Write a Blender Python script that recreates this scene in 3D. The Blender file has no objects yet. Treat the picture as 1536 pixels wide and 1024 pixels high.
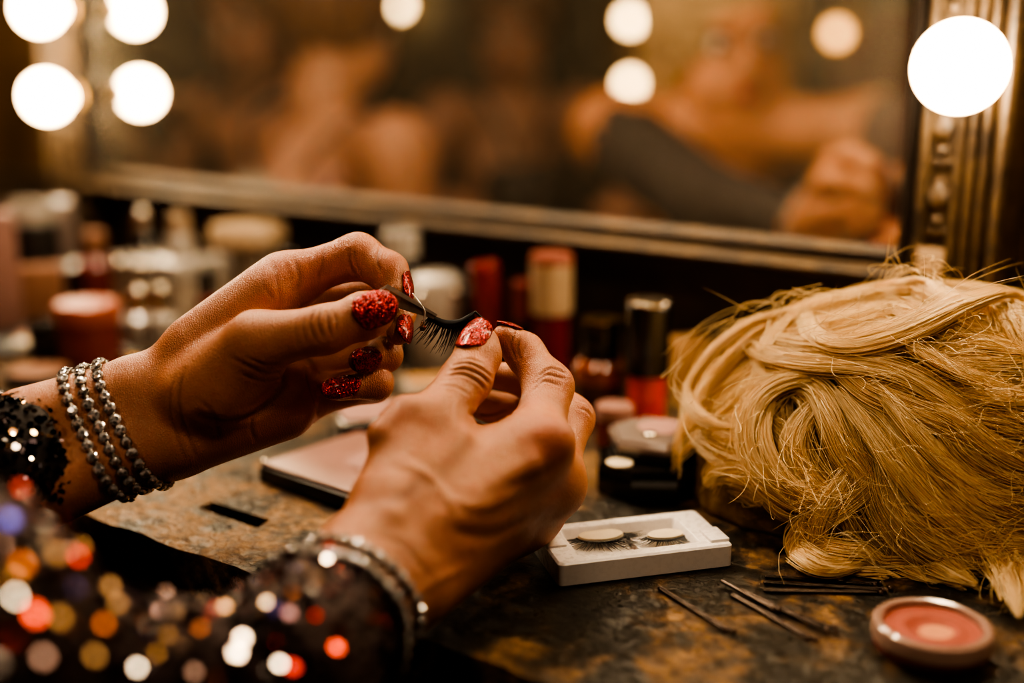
import bpy, bmesh, math, random
import numpy as np
from mathutils import Vector, Matrix
from mathutils.bvhtree import BVHTree
random.seed(7); rng = np.random.default_rng(11)
SC = bpy.context.scene
COL = SC.collection
PI = math.pi

# ------------------------------------------------------------------ camera frame
TZ = 0.84                       # height of the dressing table top
CAMZ = TZ + 0.257
F = 1800.0                      # focal length in pixels of the 1536x1024 frame
PITCH = math.radians(14.0)
CAM = np.array([0.0, 0.0, CAMZ])
fw = np.array([0, math.cos(PITCH), -math.sin(PITCH)])
upv = np.array([0, math.sin(PITCH), math.cos(PITCH)])
rt = np.array([1.0, 0, 0])

def P(u, v, D):
    "point at optical depth D that the pixel looks at"
    return CAM + D*(fw + (u-768)/F*rt - (v-512)/F*upv)
def ray(u, v):
    d = fw + (u-768)/F*rt - (v-512)/F*upv
    return d/np.linalg.norm(d)
def onz(u, v, z=TZ):
    d = ray(u, v); return CAM + d*((z-CAMZ)/d[2])
def unit(a):
    a = np.asarray(a, float); return a/(np.linalg.norm(a)+1e-12)

# wall frame: origin at the right end of the mirror glass, s to the left along the wall, q out of the wall
wd = np.array([-math.sin(math.radians(54)), math.cos(math.radians(54)), 0])
wn = np.array([-wd[1], wd[0], 0])            # towards the camera
WR = np.array([0.252, 0.801, 0])
def W(s, q, z): return WR + s*wd + q*wn + np.array([0, 0, z])
def wall_hit(u, v, q=0.0):
    "s,z where the pixel meets the plane q"
    d = ray(u, v); t = (np.dot(wn, WR)+q - np.dot(wn, CAM))/np.dot(wn, d)
    p = CAM+d*t; return float(np.dot(p-WR, wd)), float(p[2])
def mirrored(p):
    p = np.asarray(p, float); k = np.dot(p-WR, wn); return p-2*k*wn
WANG = math.atan2(-wn[0]*-1, 1)  # unused
WROT = math.atan2(wd[1], wd[0])  # rotation of local +x onto +s

# ------------------------------------------------------------------ objects
def link(o): COL.objects.link(o); return o
def tag(o, label=None, cat=None, group=None, kind=None):
    if label: o['label'] = label
    if cat: o['category'] = cat
    if group: o['group'] = group
    if kind: o['kind'] = kind
    return o
def empty(name, loc=(0, 0, 0), rz=0.0, label=None, cat=None, group=None):
    o = bpy.data.objects.new(name, None); link(o)
    o.empty_display_size = .01
    o.location = Vector(loc); o.rotation_euler = (0, 0, rz)
    return tag(o, label, cat, group)
def setmats(me, m):
    for x in (m if isinstance(m, (list, tuple)) else [m]): me.materials.append(x)
def obj(name, bm, m, parent=None, smooth=True, loc=None, rz=None):
    me = bpy.data.meshes.new(name)
    bm.normal_update(); bm.to_mesh(me); bm.free()
    setmats(me, m)
    if smooth: me.polygons.foreach_set('use_smooth', [True]*len(me.polygons))
    o = bpy.data.objects.new(name, me); link(o)
    if parent is not None: o.parent = parent
    if loc is not None: o.location = Vector(loc)
    if rz is not None: o.rotation_euler = (0, 0, rz)
    return o
def npobj(name, V, Fc, m, parent=None, smooth=True):
    me = bpy.data.meshes.new(name)
    me.from_pydata([tuple(map(float, x)) for x in V], [], [tuple(map(int, f)) for f in Fc])
    me.update(); setmats(me, m)
    if smooth: me.polygons.foreach_set('use_smooth', [True]*len(me.polygons))
    o = bpy.data.objects.new(name, me); link(o)
    if parent is not None: o.parent = parent
    return o
def auto_smooth(o, ang=35):
    bm = bmesh.new(); bm.from_mesh(o.data)
    for e in bm.edges:
        if len(e.link_faces) == 2 and e.calc_face_angle(0) > math.radians(ang): e.smooth = False
    bm.to_mesh(o.data); bm.free(); return o
def copy_tree(o, parent=None):
    c = o.copy(); COL.objects.link(c)
    if parent is not None: c.parent = parent
    for ch in list(o.children): copy_tree(ch, c)
    return c

# ------------------------------------------------------------------ mesh helpers
def bm_box(bm, lo, hi, bev=0.0, seg=2, M=None):
    r = bmesh.ops.create_cube(bm, size=1.0)
    vs = r['verts']; c = [(a+b)/2 for a, b in zip(lo, hi)]; s = [b-a for a, b in zip(lo, hi)]
    for v in vs: v.co = Vector((v.co.x*s[0]+c[0], v.co.y*s[1]+c[1], v.co.z*s[2]+c[2]))
    if bev > 0:
        es = {e for v in vs for e in v.link_edges}
        rb = bmesh.ops.bevel(bm, geom=list(es), offset=bev, segments=seg, affect='EDGES', profile=.5)
        vs = list({v for f in rb['faces'] for v in f.verts} | {v for v in vs if v.is_valid})
    if M is not None:
        for v in vs: v.co = M @ v.co
    return vs
def box(name, lo, hi, m, parent=None, bev=0.001, seg=2, **k):
    bm = bmesh.new(); bm_box(bm, lo, hi, bev, seg)
    return auto_smooth(obj(name, bm, m, parent, **k))
def bm_lathe(bm, prof, seg=32, M=None, sx=1, sy=1):
    rings = []
    for r, z in prof:
        if r < 1e-6:
            v = bm.verts.new((0, 0, z)); rings.append([v])
        else:
            rings.append([bm.verts.new((r*math.cos(2*PI*i/seg)*sx, r*math.sin(2*PI*i/seg)*sy, z)) for i in range(seg)])
    for a, b in zip(rings, rings[1:]):
        n = max(len(a), len(b))
        for i in range(n):
            j = (i+1) % n
            if len(a) == 1 and len(b) == 1: continue
            if len(a) == 1: bm.faces.new((a[0], b[j], b[i])) if False else bm.faces.new((a[0], b[i], b[j])[::-1])
            elif len(b) == 1: bm.faces.new((a[i], a[j], b[0]))
            else: bm.faces.new((a[i], a[j], b[j], b[i]))
    vs = [v for r in rings for v in r]
    if M is not None:
        for v in vs: v.co = M @ v.co
    return vs
def lathe(name, prof, m, parent=None, seg=32, ang=30, sx=1, sy=1, **k):
    bm = bmesh.new(); bm_lathe(bm, prof, seg, None, sx, sy)
    bmesh.ops.recalc_face_normals(bm, faces=bm.faces[:])
    return auto_smooth(obj(name, bm, m, parent, **k), ang)
def bm_tube(bm, pts, rad, seg=8, cap=True, flat=1.0):
    pts = [Vector(p) for p in pts]; n = len(pts)
    rad = rad if hasattr(rad, '__len__') else [rad]*n
    up = Vector((0, 0, 1)); rings = []; N = None
    for i, p in enumerate(pts):
        t = (pts[min(i+1, n-1)]-pts[max(i-1, 0)]).normalized()
        if N is None:
            a = up if abs(t.dot(up)) < .9 else Vector((1, 0, 0))
            N = (a-t*a.dot(t)).normalized()
        else: N = (N-t*N.dot(t)).normalized()
        B = t.cross(N)
        rings.append([bm.verts.new(p+N*(rad[i]*flat*math.cos(2*PI*k/seg))+B*(rad[i]*math.sin(2*PI*k/seg))) for k in range(seg)])
    for a, b in zip(rings, rings[1:]):
        for k in range(seg): bm.faces.new((a[k], a[(k+1) % seg], b[(k+1) % seg], b[k]))
    if cap: bm.faces.new(rings[0][::-1]); bm.faces.new(rings[-1])
    return rings
def tube(name, pts, rad, m, parent=None, seg=8, flat=1.0):
    bm = bmesh.new(); bm_tube(bm, pts, rad, seg, True, flat)
    return obj(name, bm, m, parent)
def spline(pts, n):
    pts = np.asarray(pts, float); k = len(pts)
    Q = np.vstack([2*pts[0]-pts[1], pts, 2*pts[-1]-pts[-2]])
    seg = np.linalg.norm(np.diff(pts[:, :], axis=0), axis=1); L = np.concatenate([[0], np.cumsum(seg)])
    out = []
    for x in np.linspace(0, L[-1], n):
        i = min(max(np.searchsorted(L, x, 'right')-1, 0), k-2); t = (x-L[i])/max(seg[i], 1e-9)
        p0, p1, p2, p3 = Q[i], Q[i+1], Q[i+2], Q[i+3]
        out.append(.5*((2*p1)+(-p0+p2)*t+(2*p0-5*p1+4*p2-p3)*t*t+(-p0+3*p1-3*p2+p3)*t**3))
    return np.array(out)

# ------------------------------------------------------------------ signed distance shapes meshed by surface nets
def cap(a, b, ra, rb=None, k=None): return ('c', np.asarray(a, float), np.asarray(b, float), ra, ra if rb is None else rb, k)
def ell(c, r, R=None, k=None): return ('e', np.asarray(c, float), np.asarray(r, float), np.eye(3) if R is None else np.asarray(R, float), None, k)
def pbox(p):
    if p[0] == 'c':
        R = max(p[3], p[4]); return np.minimum(p[1], p[2])-R, np.maximum(p[1], p[2])+R
    R = p[2].max(); return p[1]-R, p[1]+R
def pdist(p, X, Y, Z):
    if p[0] == 'c':
        a, b, ra, rb = p[1], p[2], p[3], p[4]; ba = b-a; L2 = float(ba@ba)+1e-12
        x, y, z = X-a[0], Y-a[1], Z-a[2]
        t = np.clip((x*ba[0]+y*ba[1]+z*ba[2])/L2, 0, 1)
        return np.sqrt((x-t*ba[0])**2+(y-t*ba[1])**2+(z-t*ba[2])**2)-(ra+t*(rb-ra))
    c, r, R = p[1], p[2], p[3]
    x, y, z = X-c[0], Y-c[1], Z-c[2]
    q = [(R[0][i]*x+R[1][i]*y+R[2][i]*z)/r[i] for i in range(3)]
    k0 = np.sqrt(q[0]**2+q[1]**2+q[2]**2)
    k1 = np.sqrt((q[0]/r[0])**2+(q[1]/r[1])**2+(q[2]/r[2])**2)
    return k0*(k0-1)/np.maximum(k1, 1e-6)
def smin(a, b, k):
    if k <= 0: return np.minimum(a, b)
    h = np.clip(.5+.5*(b-a)/k, 0, 1)
    return b+(a-b)*h-k*h*(1-h)
class Grid:
    def __init__(s, lo, hi, h):
        s.o = np.asarray(lo, float); s.h = h; s.n = np.ceil((np.asarray(hi)-s.o)/h).astype(int)+1
    def new(s): return np.full(s.n, 1.0, np.float32)
    def sl(s, lo, hi):
        a = np.clip(np.floor((lo-s.o)/s.h).astype(int), 0, s.n); b = np.clip(np.ceil((hi-s.o)/s.h).astype(int)+1, 0, s.n)
        return tuple(slice(x, y) for x, y in zip(a, b))
    def xyz(s, sl):
        ax = [(s.o[i]+s.h*np.arange(sl[i].start, sl[i].stop)).astype(np.float32) for i in range(3)]
        return ax[0][:, None, None], ax[1][None, :, None], ax[2][None, None, :]
    def add(s, D, prims, k):
        for p in prims:
            kk = k if p[5] is None else p[5]
            lo, hi = pbox(p); sl = s.sl(lo-kk-3*s.h, hi+kk+3*s.h)
            if any(x.stop <= x.start for x in sl): continue
            D[sl] = smin(D[sl], pdist(p, *s.xyz(sl)).astype(np.float32), kk)
        return D
    def mesh(s, D):
        I = D < 0
        n = np.array(D.shape)-1
        cnt = np.zeros(n, np.int8)
        offs = [(i, j, k) for i in (0, 1) for j in (0, 1) for k in (0, 1)]
        for (i, j, k) in offs: cnt += I[i:i+n[0], j:j+n[1], k:k+n[2]]
        act = (cnt > 0) & (cnt < 8)
        idx = np.argwhere(act); N = len(idx)
        vid = np.full(n, -1, np.int64); vid[act] = np.arange(N)
        val = np.stack([D[idx[:, 0]+i, idx[:, 1]+j, idx[:, 2]+k] for (i, j, k) in offs], 1)
        acc = np.zeros((N, 3)); ne = np.zeros(N)
        for a in range(8):
            for b in range(a+1, 8):
                oa, ob = np.array(offs[a]), np.array(offs[b])
                if np.abs(oa-ob).sum() != 1: continue
                m = (val[:, a] < 0) != (val[:, b] < 0)
                t = val[m, a]/(val[m, a]-val[m, b])
                acc[m] += oa+(ob-oa)*t[:, None]; ne[m] += 1
        V = s.o+s.h*(idx+acc/ne[:, None])
        faces = []
        for ax in range(3):
            o1, o2 = [(1, 2), (2, 0), (0, 1)][ax]
            A = np.moveaxis(I, ax, 0)
            ch = A[:-1] != A[1:]
            e = np.argwhere(ch)
            full = np.empty((len(e), 3), int)
            rest = [i for i in range(3) if i != ax]
            full[:, ax] = e[:, 0]; full[:, rest[0]] = e[:, 1]; full[:, rest[1]] = e[:, 2]
            ok = (full[:, o1] > 0) & (full[:, o2] > 0) & (full[:, o1] < n[o1]) & (full[:, o2] < n[o2])
            full = full[ok]
            ins = I[full[:, 0], full[:, 1], full[:, 2]]
            def g(d1, d2):
                q = full.copy(); q[:, o1] -= d1; q[:, o2] -= d2
                return vid[q[:, 0], q[:, 1], q[:, 2]]
            quad = np.stack([g(1, 1), g(0, 1), g(0, 0), g(1, 0)], 1)
            quad[~ins] = quad[~ins][:, ::-1]
            faces.append(quad)
        Fq = np.concatenate(faces); Fq = Fq[(Fq >= 0).all(1)]
        return V, Fq
def vnormals(V, Fq):
    n = np.cross(V[Fq[:, 2]]-V[Fq[:, 0]], V[Fq[:, 3]]-V[Fq[:, 1]])
    N = np.zeros_like(V)
    for i in range(4): np.add.at(N, Fq[:, i], n)
    return N/(np.linalg.norm(N, axis=1, keepdims=True)+1e-12)
def relax(V, Fq, it=2, lam=.5):
    E = np.vstack([Fq[:, [0, 1]], Fq[:, [1, 2]], Fq[:, [2, 3]], Fq[:, [3, 0]]])
    deg = np.bincount(E.ravel(), minlength=len(V)).astype(float)[:, None]
    for i in range(it):
        for l in (lam, -lam*1.03):
            S = np.zeros_like(V); np.add.at(S, E[:, 0], V[E[:, 1]]); np.add.at(S, E[:, 1], V[E[:, 0]])
            V = V+l*(S/np.maximum(deg, 1)-V)
    return V
def polydist(V, pts):
    d = np.full(len(V), 1e9)
    pts = np.asarray(pts, float)
    for a, b in zip(pts, pts[1:]):
        ba = b-a; t = np.clip(((V-a)@ba)/(ba@ba+1e-12), 0, 1)
        d = np.minimum(d, np.linalg.norm(V-a-t[:, None]*ba, axis=1))
    return d

# ------------------------------------------------------------------ materials
class NT:
    def __init__(s, name):
        s.m = bpy.data.materials.new(name); s.m.use_nodes = True
        s.t = s.m.node_tree; s.t.nodes.clear()
        s.out = s.t.nodes.new('ShaderNodeOutputMaterial')
    def n(s, typ, ins=None, **kw):
        x = s.t.nodes.new(typ)
        for k, v in kw.items(): setattr(x, k, v)
        for k, v in (ins or {}).items(): s.set(x, k, v)
        return x
    def set(s, x, k, v):
        sock = x.inputs[k]
        if isinstance(v, bpy.types.NodeSocket): s.t.links.new(v, sock)
        else:
            if hasattr(sock.default_value, '__len__') and not hasattr(v, '__len__'): v = [v]*len(sock.default_value)
            if hasattr(v, '__len__') and len(v) == 3 and len(sock.default_value) == 4: v = (*v, 1)
            sock.default_value = v
    def coord(s, kind='Object', scale=1.0):
        c = s.n('ShaderNodeTexCoord'); mp = s.n('ShaderNodeMapping', {'Vector': c.outputs[kind]})
        mp.inputs['Scale'].default_value = (scale,)*3 if not hasattr(scale, '__len__') else scale
        return mp.outputs[0]
    def noise(s, co, scale, detail=4, rough=.55, dist=0):
        return s.n('ShaderNodeTexNoise', {'Vector': co, 'Scale': scale, 'Detail': detail, 'Roughness': rough, 'Distortion': dist}).outputs['Fac']
    def ramp(s, fac, stops):
        r = s.n('ShaderNodeValToRGB', {'Fac': fac}); e = r.color_ramp.elements
        while len(e) < len(stops): e.new(.5)
        for i, (p, c) in enumerate(stops):
            e[i].position = p; c = c if hasattr(c, '__len__') else (c, c, c); e[i].color = (*c[:3], 1)
        return r.outputs['Color']
    def mix(s, fac, a, b, mode='MIX'):
        x = s.n('ShaderNodeMix', data_type='RGBA', blend_type=mode)
        s.set(x, 0, fac); s.set(x, 6, a); s.set(x, 7, b); return x.outputs[2]
    def math(s, op, a, b=0.0, clamp=False):
        x = s.n('ShaderNodeMath', operation=op, use_clamp=clamp); s.set(x, 0, a); s.set(x, 1, b); return x.outputs[0]
    def bump(s, h, strength=.3, dist=.001, normal=None):
        ins = {'Height': h, 'Strength': strength, 'Distance': dist}
        if normal is not None: ins['Normal'] = normal
        return s.n('ShaderNodeBump', ins).outputs[0]
    def attr(s, name): return s.n('ShaderNodeAttribute', attribute_name=name).outputs
    def done(s, sh): s.t.links.new(sh, s.out.inputs['Surface']); return s.m
    def bsdf(s, **kw):
        b = s.n('ShaderNodeBsdfPrincipled')
        for k, v in kw.items(): s.set(b, k.replace('_', ' '), v)
        return b
    def finish(s, **kw): s.b = s.bsdf(**kw); return s.done(s.b.outputs[0])
def simple(name, c, rough=.4, metal=0.0, var=.12, scale=60, bumpk=.15, coat=0.0, **kw):
    t = NT(name); co = t.coord()
    nz = t.noise(co, scale, 4)
    col = t.mix(t.math('MULTIPLY', nz, 1.0), tuple(x*(1-var*2) for x in c), tuple(min(1, x*(1+var)) for x in c))
    r = t.math('ADD', rough-.08, t.math('MULTIPLY', nz, .16), True)
    return t.finish(Base_Color=col, Roughness=r, Metallic=metal, Coat_Weight=coat, Normal=t.bump(nz, bumpk, .0004), **kw)
# ------------------------------------------------------------------ the materials
def skin_material(name, base=(.52, .226, .108), red=(.48, .112, .050), fine=1.0):
    t = NT(name); co = t.coord()
    big = t.noise(co, 38, 3, .5); mid = t.noise(co, 190, 4, .6); speck = t.noise(co, 620, 2, .6)
    vor = t.n('ShaderNodeTexVoronoi', {'Vector': co, 'Scale': 900.0}, feature='DISTANCE_TO_EDGE').outputs['Distance']
    a = t.attr('tone')                       # r: blush, g: crease shade and veins, darkened in the colour
    sep = t.n('ShaderNodeSeparateColor', {'Color': a['Color']}).outputs
    col = t.mix(t.ramp(big, [(.32, 0), (.7, 1)]), tuple(x*.84 for x in base), tuple(min(1, x*1.10) for x in base))
    col = t.mix(t.math('MULTIPLY', t.ramp(mid, [(.45, 0), (.75, 1)]), .35), col, red)
    col = t.mix(t.math('MULTIPLY', sep[0], .75), col, red)
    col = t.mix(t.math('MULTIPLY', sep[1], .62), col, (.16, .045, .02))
    col = t.mix(t.ramp(speck, [(.70, 0), (.78, .35)]), col, (.25, .09, .04))
    h = t.math('ADD', t.math('MULTIPLY', vor, 1.3), t.math('MULTIPLY', mid, .9))
    wav = t.n('ShaderNodeTexWave', {'Vector': co, 'Scale': 260.0, 'Distortion': 9.0, 'Detail': 3.0, 'Detail Scale': 1.6}).outputs['Fac']
    h = t.math('ADD', h, t.math('MULTIPLY', wav, .32))
    nrm = t.bump(h, .5*fine, .0006)
    return t.finish(Base_Color=col, Roughness=t.math('ADD', .28, t.math('MULTIPLY', mid, .24)), Normal=nrm,
                    Subsurface_Weight=.18, Subsurface_Radius=(.9, .30, .14), Subsurface_Scale=.004, Specular_IOR_Level=.5)
def glitter(name, c, dark, scale=900):
    t = NT(name); co = t.coord()
    v = t.n('ShaderNodeTexVoronoi', {'Vector': co, 'Scale': float(scale)}, feature='F1')
    sep = t.n('ShaderNodeSeparateColor', {'Color': v.outputs['Color']}).outputs
    col = t.mix(t.ramp(sep[0], [(.25, 0), (.9, 1)]), dark, c)
    flake = t.n('ShaderNodeVectorMath', {0: v.outputs['Color'], 1: (.5, .5, .5)}, operation='SUBTRACT').outputs[0]
    flake = t.n('ShaderNodeVectorMath', {0: flake, 3: 1.1}, operation='SCALE').outputs[0]
    geo = t.n('ShaderNodeNewGeometry').outputs['Normal']
    nn = t.n('ShaderNodeVectorMath', {0: t.n('ShaderNodeVectorMath', {0: geo, 1: flake}, operation='ADD').outputs[0]}, operation='NORMALIZE').outputs[0]
    return t.finish(Base_Color=col, Metallic=.75, Roughness=.28, Normal=nn, Coat_Weight=.2, Coat_Roughness=.10)
def sequin_material(name, base):
    t = NT(name)
    a = t.attr('tint')
    return t.finish(Base_Color=a['Color'], Metallic=1.0, Roughness=.13)
def facet_material():
    t = NT('rhinestone_glass')
    v = t.n('ShaderNodeTexVoronoi', {'Vector': t.coord(), 'Scale': 1.7}, feature='F1')
    sep = t.n('ShaderNodeSeparateColor', {'Color': v.outputs['Color']}).outputs
    flake = t.n('ShaderNodeVectorMath', {0: v.outputs['Color'], 1: (.5, .5, .5)}, operation='SUBTRACT').outputs[0]
    flake = t.n('ShaderNodeVectorMath', {0: flake, 3: .9}, operation='SCALE').outputs[0]
    nn = t.n('ShaderNodeVectorMath', {0: t.n('ShaderNodeVectorMath', {0: t.n('ShaderNodeNewGeometry').outputs['Normal'], 1: flake}, operation='ADD').outputs[0]}, operation='NORMALIZE').outputs[0]
    return t.finish(Base_Color=t.ramp(sep[1], [(.20, .28), (.65, .98)]), Metallic=.55, Roughness=.10, Normal=nn, Coat_Weight=1.0, Coat_Roughness=.03)  # light and dark cells paint the sparkle into the stones' colour
def table_material():
    t = NT('worn_lacquered_wood'); co = t.coord()
    n1 = t.noise(co, 9, 6, .62, .6); n2 = t.noise(co, 34, 6, .66, .4); n3 = t.noise(co, 150, 5, .7)
    st = t.noise(t.coord('Object', (14, 160, 40)), 1.4, 5, .7)
    base = t.mix(t.ramp(n2, [(.35, 0), (.65, 1)]), (.011, .009, .006), (.036, .028, .015))
    worn = t.ramp(t.math('ADD', t.math('MULTIPLY', n1, .55), t.math('MULTIPLY', n2, .5)), [(.508, 0), (.58, 1)])
    tan = t.mix(t.ramp(n3, [(.35, 0), (.7, 1)]), (.24, .110, .036), (.38, .22, .085))
    col = t.mix(t.math('MULTIPLY', worn, t.ramp(n3, [(.30, .15), (.62, .95)])), base, tan)
    chip = t.ramp(t.math('ADD', t.math('MULTIPLY', n3, .5), t.math('MULTIPLY', n1, .5)), [(.60, 0), (.64, 1)])
    col = t.mix(t.math('MULTIPLY', chip, .45), col, (.012, .008, .005))
    fl = t.ramp(t.noise(co, 130, 6, .72, .8), [(.46, 0), (.54, 1)])
    col = t.mix(t.math('MULTIPLY', fl, .12), col, (.010, .008, .004))
    h = t.math('ADD', t.math('ADD', t.math('MULTIPLY', n2, .6), t.math('MULTIPLY', fl, .55)), t.math('ADD', t.math('MULTIPLY', st, .7), t.math('MULTIPLY', n3, .45)))
    r = t.math('ADD', .15, t.math('ADD', t.math('MULTIPLY', worn, .22), t.math('MULTIPLY', n3, .32)))
    return t.finish(Base_Color=col, Roughness=r, Normal=t.bump(h, .7, .0018), Specular_IOR_Level=.42)
def mirror_material():
    t = NT('hazy_silvered_glass'); co = t.coord()
    n1 = t.noise(co, 5, 6, .65); n2 = t.noise(co, 60, 5, .7)
    dust = t.ramp(t.math('ADD', t.math('MULTIPLY', n1, .6), t.math('MULTIPLY', n2, .4)), [(.38, .09), (.72, .23)])  # dust film, thickened as haze that lifts the reflected blacks
    g = t.n('ShaderNodeBsdfGlossy', {'Color': (.86, .83, .78), 'Roughness': .0})
    d = t.n('ShaderNodeBsdfDiffuse', {'Color': (.30, .26, .19)})
    m = t.n('ShaderNodeMixShader', {0: dust}); t.t.links.new(g.outputs[0], m.inputs[1]); t.t.links.new(d.outputs[0], m.inputs[2])
    return t.done(m.outputs[0])
def gilt_material():
    t = NT('tarnished_gilt_wood'); co = t.coord()
    n1 = t.noise(co, 40, 6, .65); n2 = t.noise(co, 220, 5, .7)
    f = t.ramp(t.math('ADD', t.math('MULTIPLY', n1, .6), t.math('MULTIPLY', n2, .4)), [(.40, 0), (.60, 1)])
    col = t.mix(f, (.018, .011, .006), (.150, .098, .052))
    return t.finish(Base_Color=col, Roughness=t.math('ADD', .3, t.math('MULTIPLY', n2, .3)), Metallic=t.math('MULTIPLY', f, .45), Normal=t.bump(n2, .5, .001))
def bulb_material(name, c, e):
    t = NT(name)
    lw = t.n('ShaderNodeLayerWeight', {'Blend': .3}).outputs['Facing']
    nz = t.noise(t.coord(), 22, 2, .5)
    em = t.mix(lw, c, (c[0], c[1]*.72, c[2]*.42))
    st = t.math('MULTIPLY', e, t.math('MULTIPLY', t.math('ADD', .85, t.math('MULTIPLY', nz, .3)), t.ramp(lw, [(.45, 1), (.95, .10)])))
    return t.finish(Base_Color=(.9, .85, .75), Roughness=.25, Emission_Color=em, Emission_Strength=st)
def hair_material(name, c0, c1, rough=.34):
    t = NT(name)
    hi = t.n('ShaderNodeHairInfo').outputs
    rnd = hi['Random']; ic = hi['Intercept']
    col = t.mix(rnd, c0, c1)
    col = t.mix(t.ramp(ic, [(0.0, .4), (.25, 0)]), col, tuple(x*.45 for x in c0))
    return t.finish(Base_Color=col, Roughness=rough, Specular_IOR_Level=.55, Sheen_Weight=.0)
def mass_material(name, c0, c1, scale=40):
    t = NT(name)
    w = t.noise(t.coord('Object', (1, 1, 1)), scale, 6, .7, 1.5)
    return t.finish(Base_Color=t.mix(t.ramp(w, [(.3, 0), (.7, 1)]), c0, c1), Roughness=.55, Normal=t.bump(w, .9, .004))
def wall_material(name, a, b, scale=3):
    t = NT(name); co = t.coord()
    n1 = t.noise(co, scale, 6, .65, .4); n2 = t.noise(co, scale*14, 5, .7)
    col = t.mix(t.ramp(t.math('ADD', t.math('MULTIPLY', n1, .6), t.math('MULTIPLY', n2, .4)), [(.36, 0), (.64, 1)]), a, b)
    return t.finish(Base_Color=col, Roughness=.6, Normal=t.bump(n2, .5, .003))
def glass_material(name, c, rough=.05, trans=.85):
    t = NT(name)
    nz = t.noise(t.coord(), 30, 2)
    return t.finish(Base_Color=t.mix(nz, c, tuple(min(1, x*1.1) for x in c)), Roughness=rough, Transmission_Weight=trans, IOR=1.45)

M = {}
M['skin'] = skin_material('warm_skin')
M['skin_far'] = skin_material('warm_skin_seen_in_mirror', (.50, .26, .165), (.46, .14, .08), .2)
M['nail'] = glitter('red_glitter_polish', (.50, .022, .016), (.050, .002, .003), 2600)
M['nail_tip'] = simple('bare_nail_edge', (.62, .42, .28), .25, coat=.6)
M['stone'] = facet_material()
M['setting'] = simple('dark_silver_setting', (.34, .31, .27), .3, .85, scale=200)
M['cloth_dark'] = simple('black_netted_cloth', (.020, .014, .012), .75, scale=900, bumpk=.8)
M['cloth_plum'] = simple('plum_brown_netted_cloth', (.075, .042, .036), .7, scale=700, bumpk=.8)
M['dress'] = glitter('dark_beaded_dress', (.10, .09, .085), (.012, .012, .012), 160)
M['dress_grey'] = glitter('grey_beaded_dress', (.09, .10, .10), (.014, .018, .018), 160)
M['sequin'] = sequin_material('sequin_foil', None)
M['table'] = table_material()
M['mirror'] = mirror_material()
M['gilt'] = gilt_material()
M['ebony'] = simple('black_lacquered_lip', (.012, .009, .007), .35, scale=120)
M['brass'] = simple('aged_brass', (.42, .26, .10), .32, .9, scale=150)
M['bulb'] = bulb_material('warm_globe_bulb', (1.0, .80, .54), 46.0)
M['bulb_far'] = bulb_material('warm_globe_bulb_far', (1.0, .70, .36), 24.0)
M['bulb_amber'] = bulb_material('amber_globe_bulb', (1.0, .50, .16), 9.0)
M['hair_blonde'] = hair_material('blonde_wig_hair', (.80, .53, .235), (1.0, .81, .47))
M['hair_under'] = mass_material('blonde_wig_under_hair', (.15, .085, .030), (.36, .22, .085), 60)  # darker blonde, standing for shade in the gaps between locks
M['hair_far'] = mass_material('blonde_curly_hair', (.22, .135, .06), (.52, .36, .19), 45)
M['hair_brown'] = mass_material('brown_hair', (.05, .022, .010), (.20, .09, .035), 30)
M['wall'] = wall_material('stained_brown_plaster', (.022, .014, .008), (.085, .055, .028), 3)
M['wall_gold'] = wall_material('stained_ochre_plaster', (.045, .024, .010), (.20, .11, .04), 6)
M['wall_far'] = wall_material('mottled_grey_plaster', (.055, .052, .040), (.12, .110, .082), 2)  # mottled grey all over the far wall
M['ceiling'] = wall_material('smoked_ceiling', (.03, .024, .018), (.06, .05, .04), 2)
M['floor'] = wall_material('dark_floor_boards', (.02, .013, .008), (.06, .035, .02), 5)
M['backboard'] = wall_material('dark_stained_backboard', (.034, .022, .012), (.10, .066, .034), 9)
M['white_plastic'] = simple('white_plastic', (.90, .87, .84), .28, var=.0, scale=300, bumpk=.0, coat=.3)
M['cream_pad'] = simple('cream_lash_pad', (.74, .64, .47), .5, var=.06, scale=500)
M['lash'] = simple('black_lash_fibre', (.008, .007, .007), .42, scale=400)
M['black_plastic'] = simple('black_gloss_plastic', (.010, .009, .008), .16, scale=200, coat=.6)
M['black_matte'] = simple('black_scuffed_plastic', (.016, .014, .012), .38, scale=120)
M['steel'] = simple('dark_brushed_steel', (.36, .30, .25), .34, .65, scale=500)
M['steel_bright'] = simple('pale_steel', (.85, .80, .72), .2, .6, scale=300)
M['silver_cap'] = simple('silver_metal_cap', (.72, .66, .56), .18, 1.0, scale=150)
M['gold_cap'] = simple('gold_metal_cap', (.70, .47, .20), .22, 1.0, scale=150)
M['pin'] = simple('black_enamelled_wire', (.050, .036, .028), .20, .85, scale=400)
M['pin_tip'] = simple('brown_enamel_tip', (.10, .06, .04), .22, .3, scale=400)
M['blush'] = simple('rose_blush_powder', (.38, .085, .055), .72, var=.16, scale=260, bumpk=.5)
M['blush_worn'] = simple('worn_peach_powder', (.70, .30, .15), .7, var=.12, scale=300, bumpk=.4)
M['pink_plastic'] = simple('dusty_pink_plastic', (.34, .185, .15), .34, scale=150)
M['rose_clear'] = simple('frosted_rose_plastic', (.40, .26, .21), .16, scale=120, coat=.8)
M['red_plastic'] = simple('red_gloss_plastic', (.24, .014, .011), .22, scale=150, coat=.5)
M['red_liquid'] = simple('red_lip_lacquer', (.72, .055, .035), .18, scale=120, coat=.8)
M['magenta'] = simple('magenta_lip_gloss', (.15, .018, .035), .22, scale=120, coat=.6)
M['cream'] = simple('cream_plastic', (.46, .33, .21), .35, scale=100)
M['cream_pink'] = simple('pink_cap_end', (.30, .10, .07), .35, scale=100)
M['amber'] = simple('amber_liquid_glass', (.30, .072, .018), .12, scale=60, coat=.9)
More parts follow.
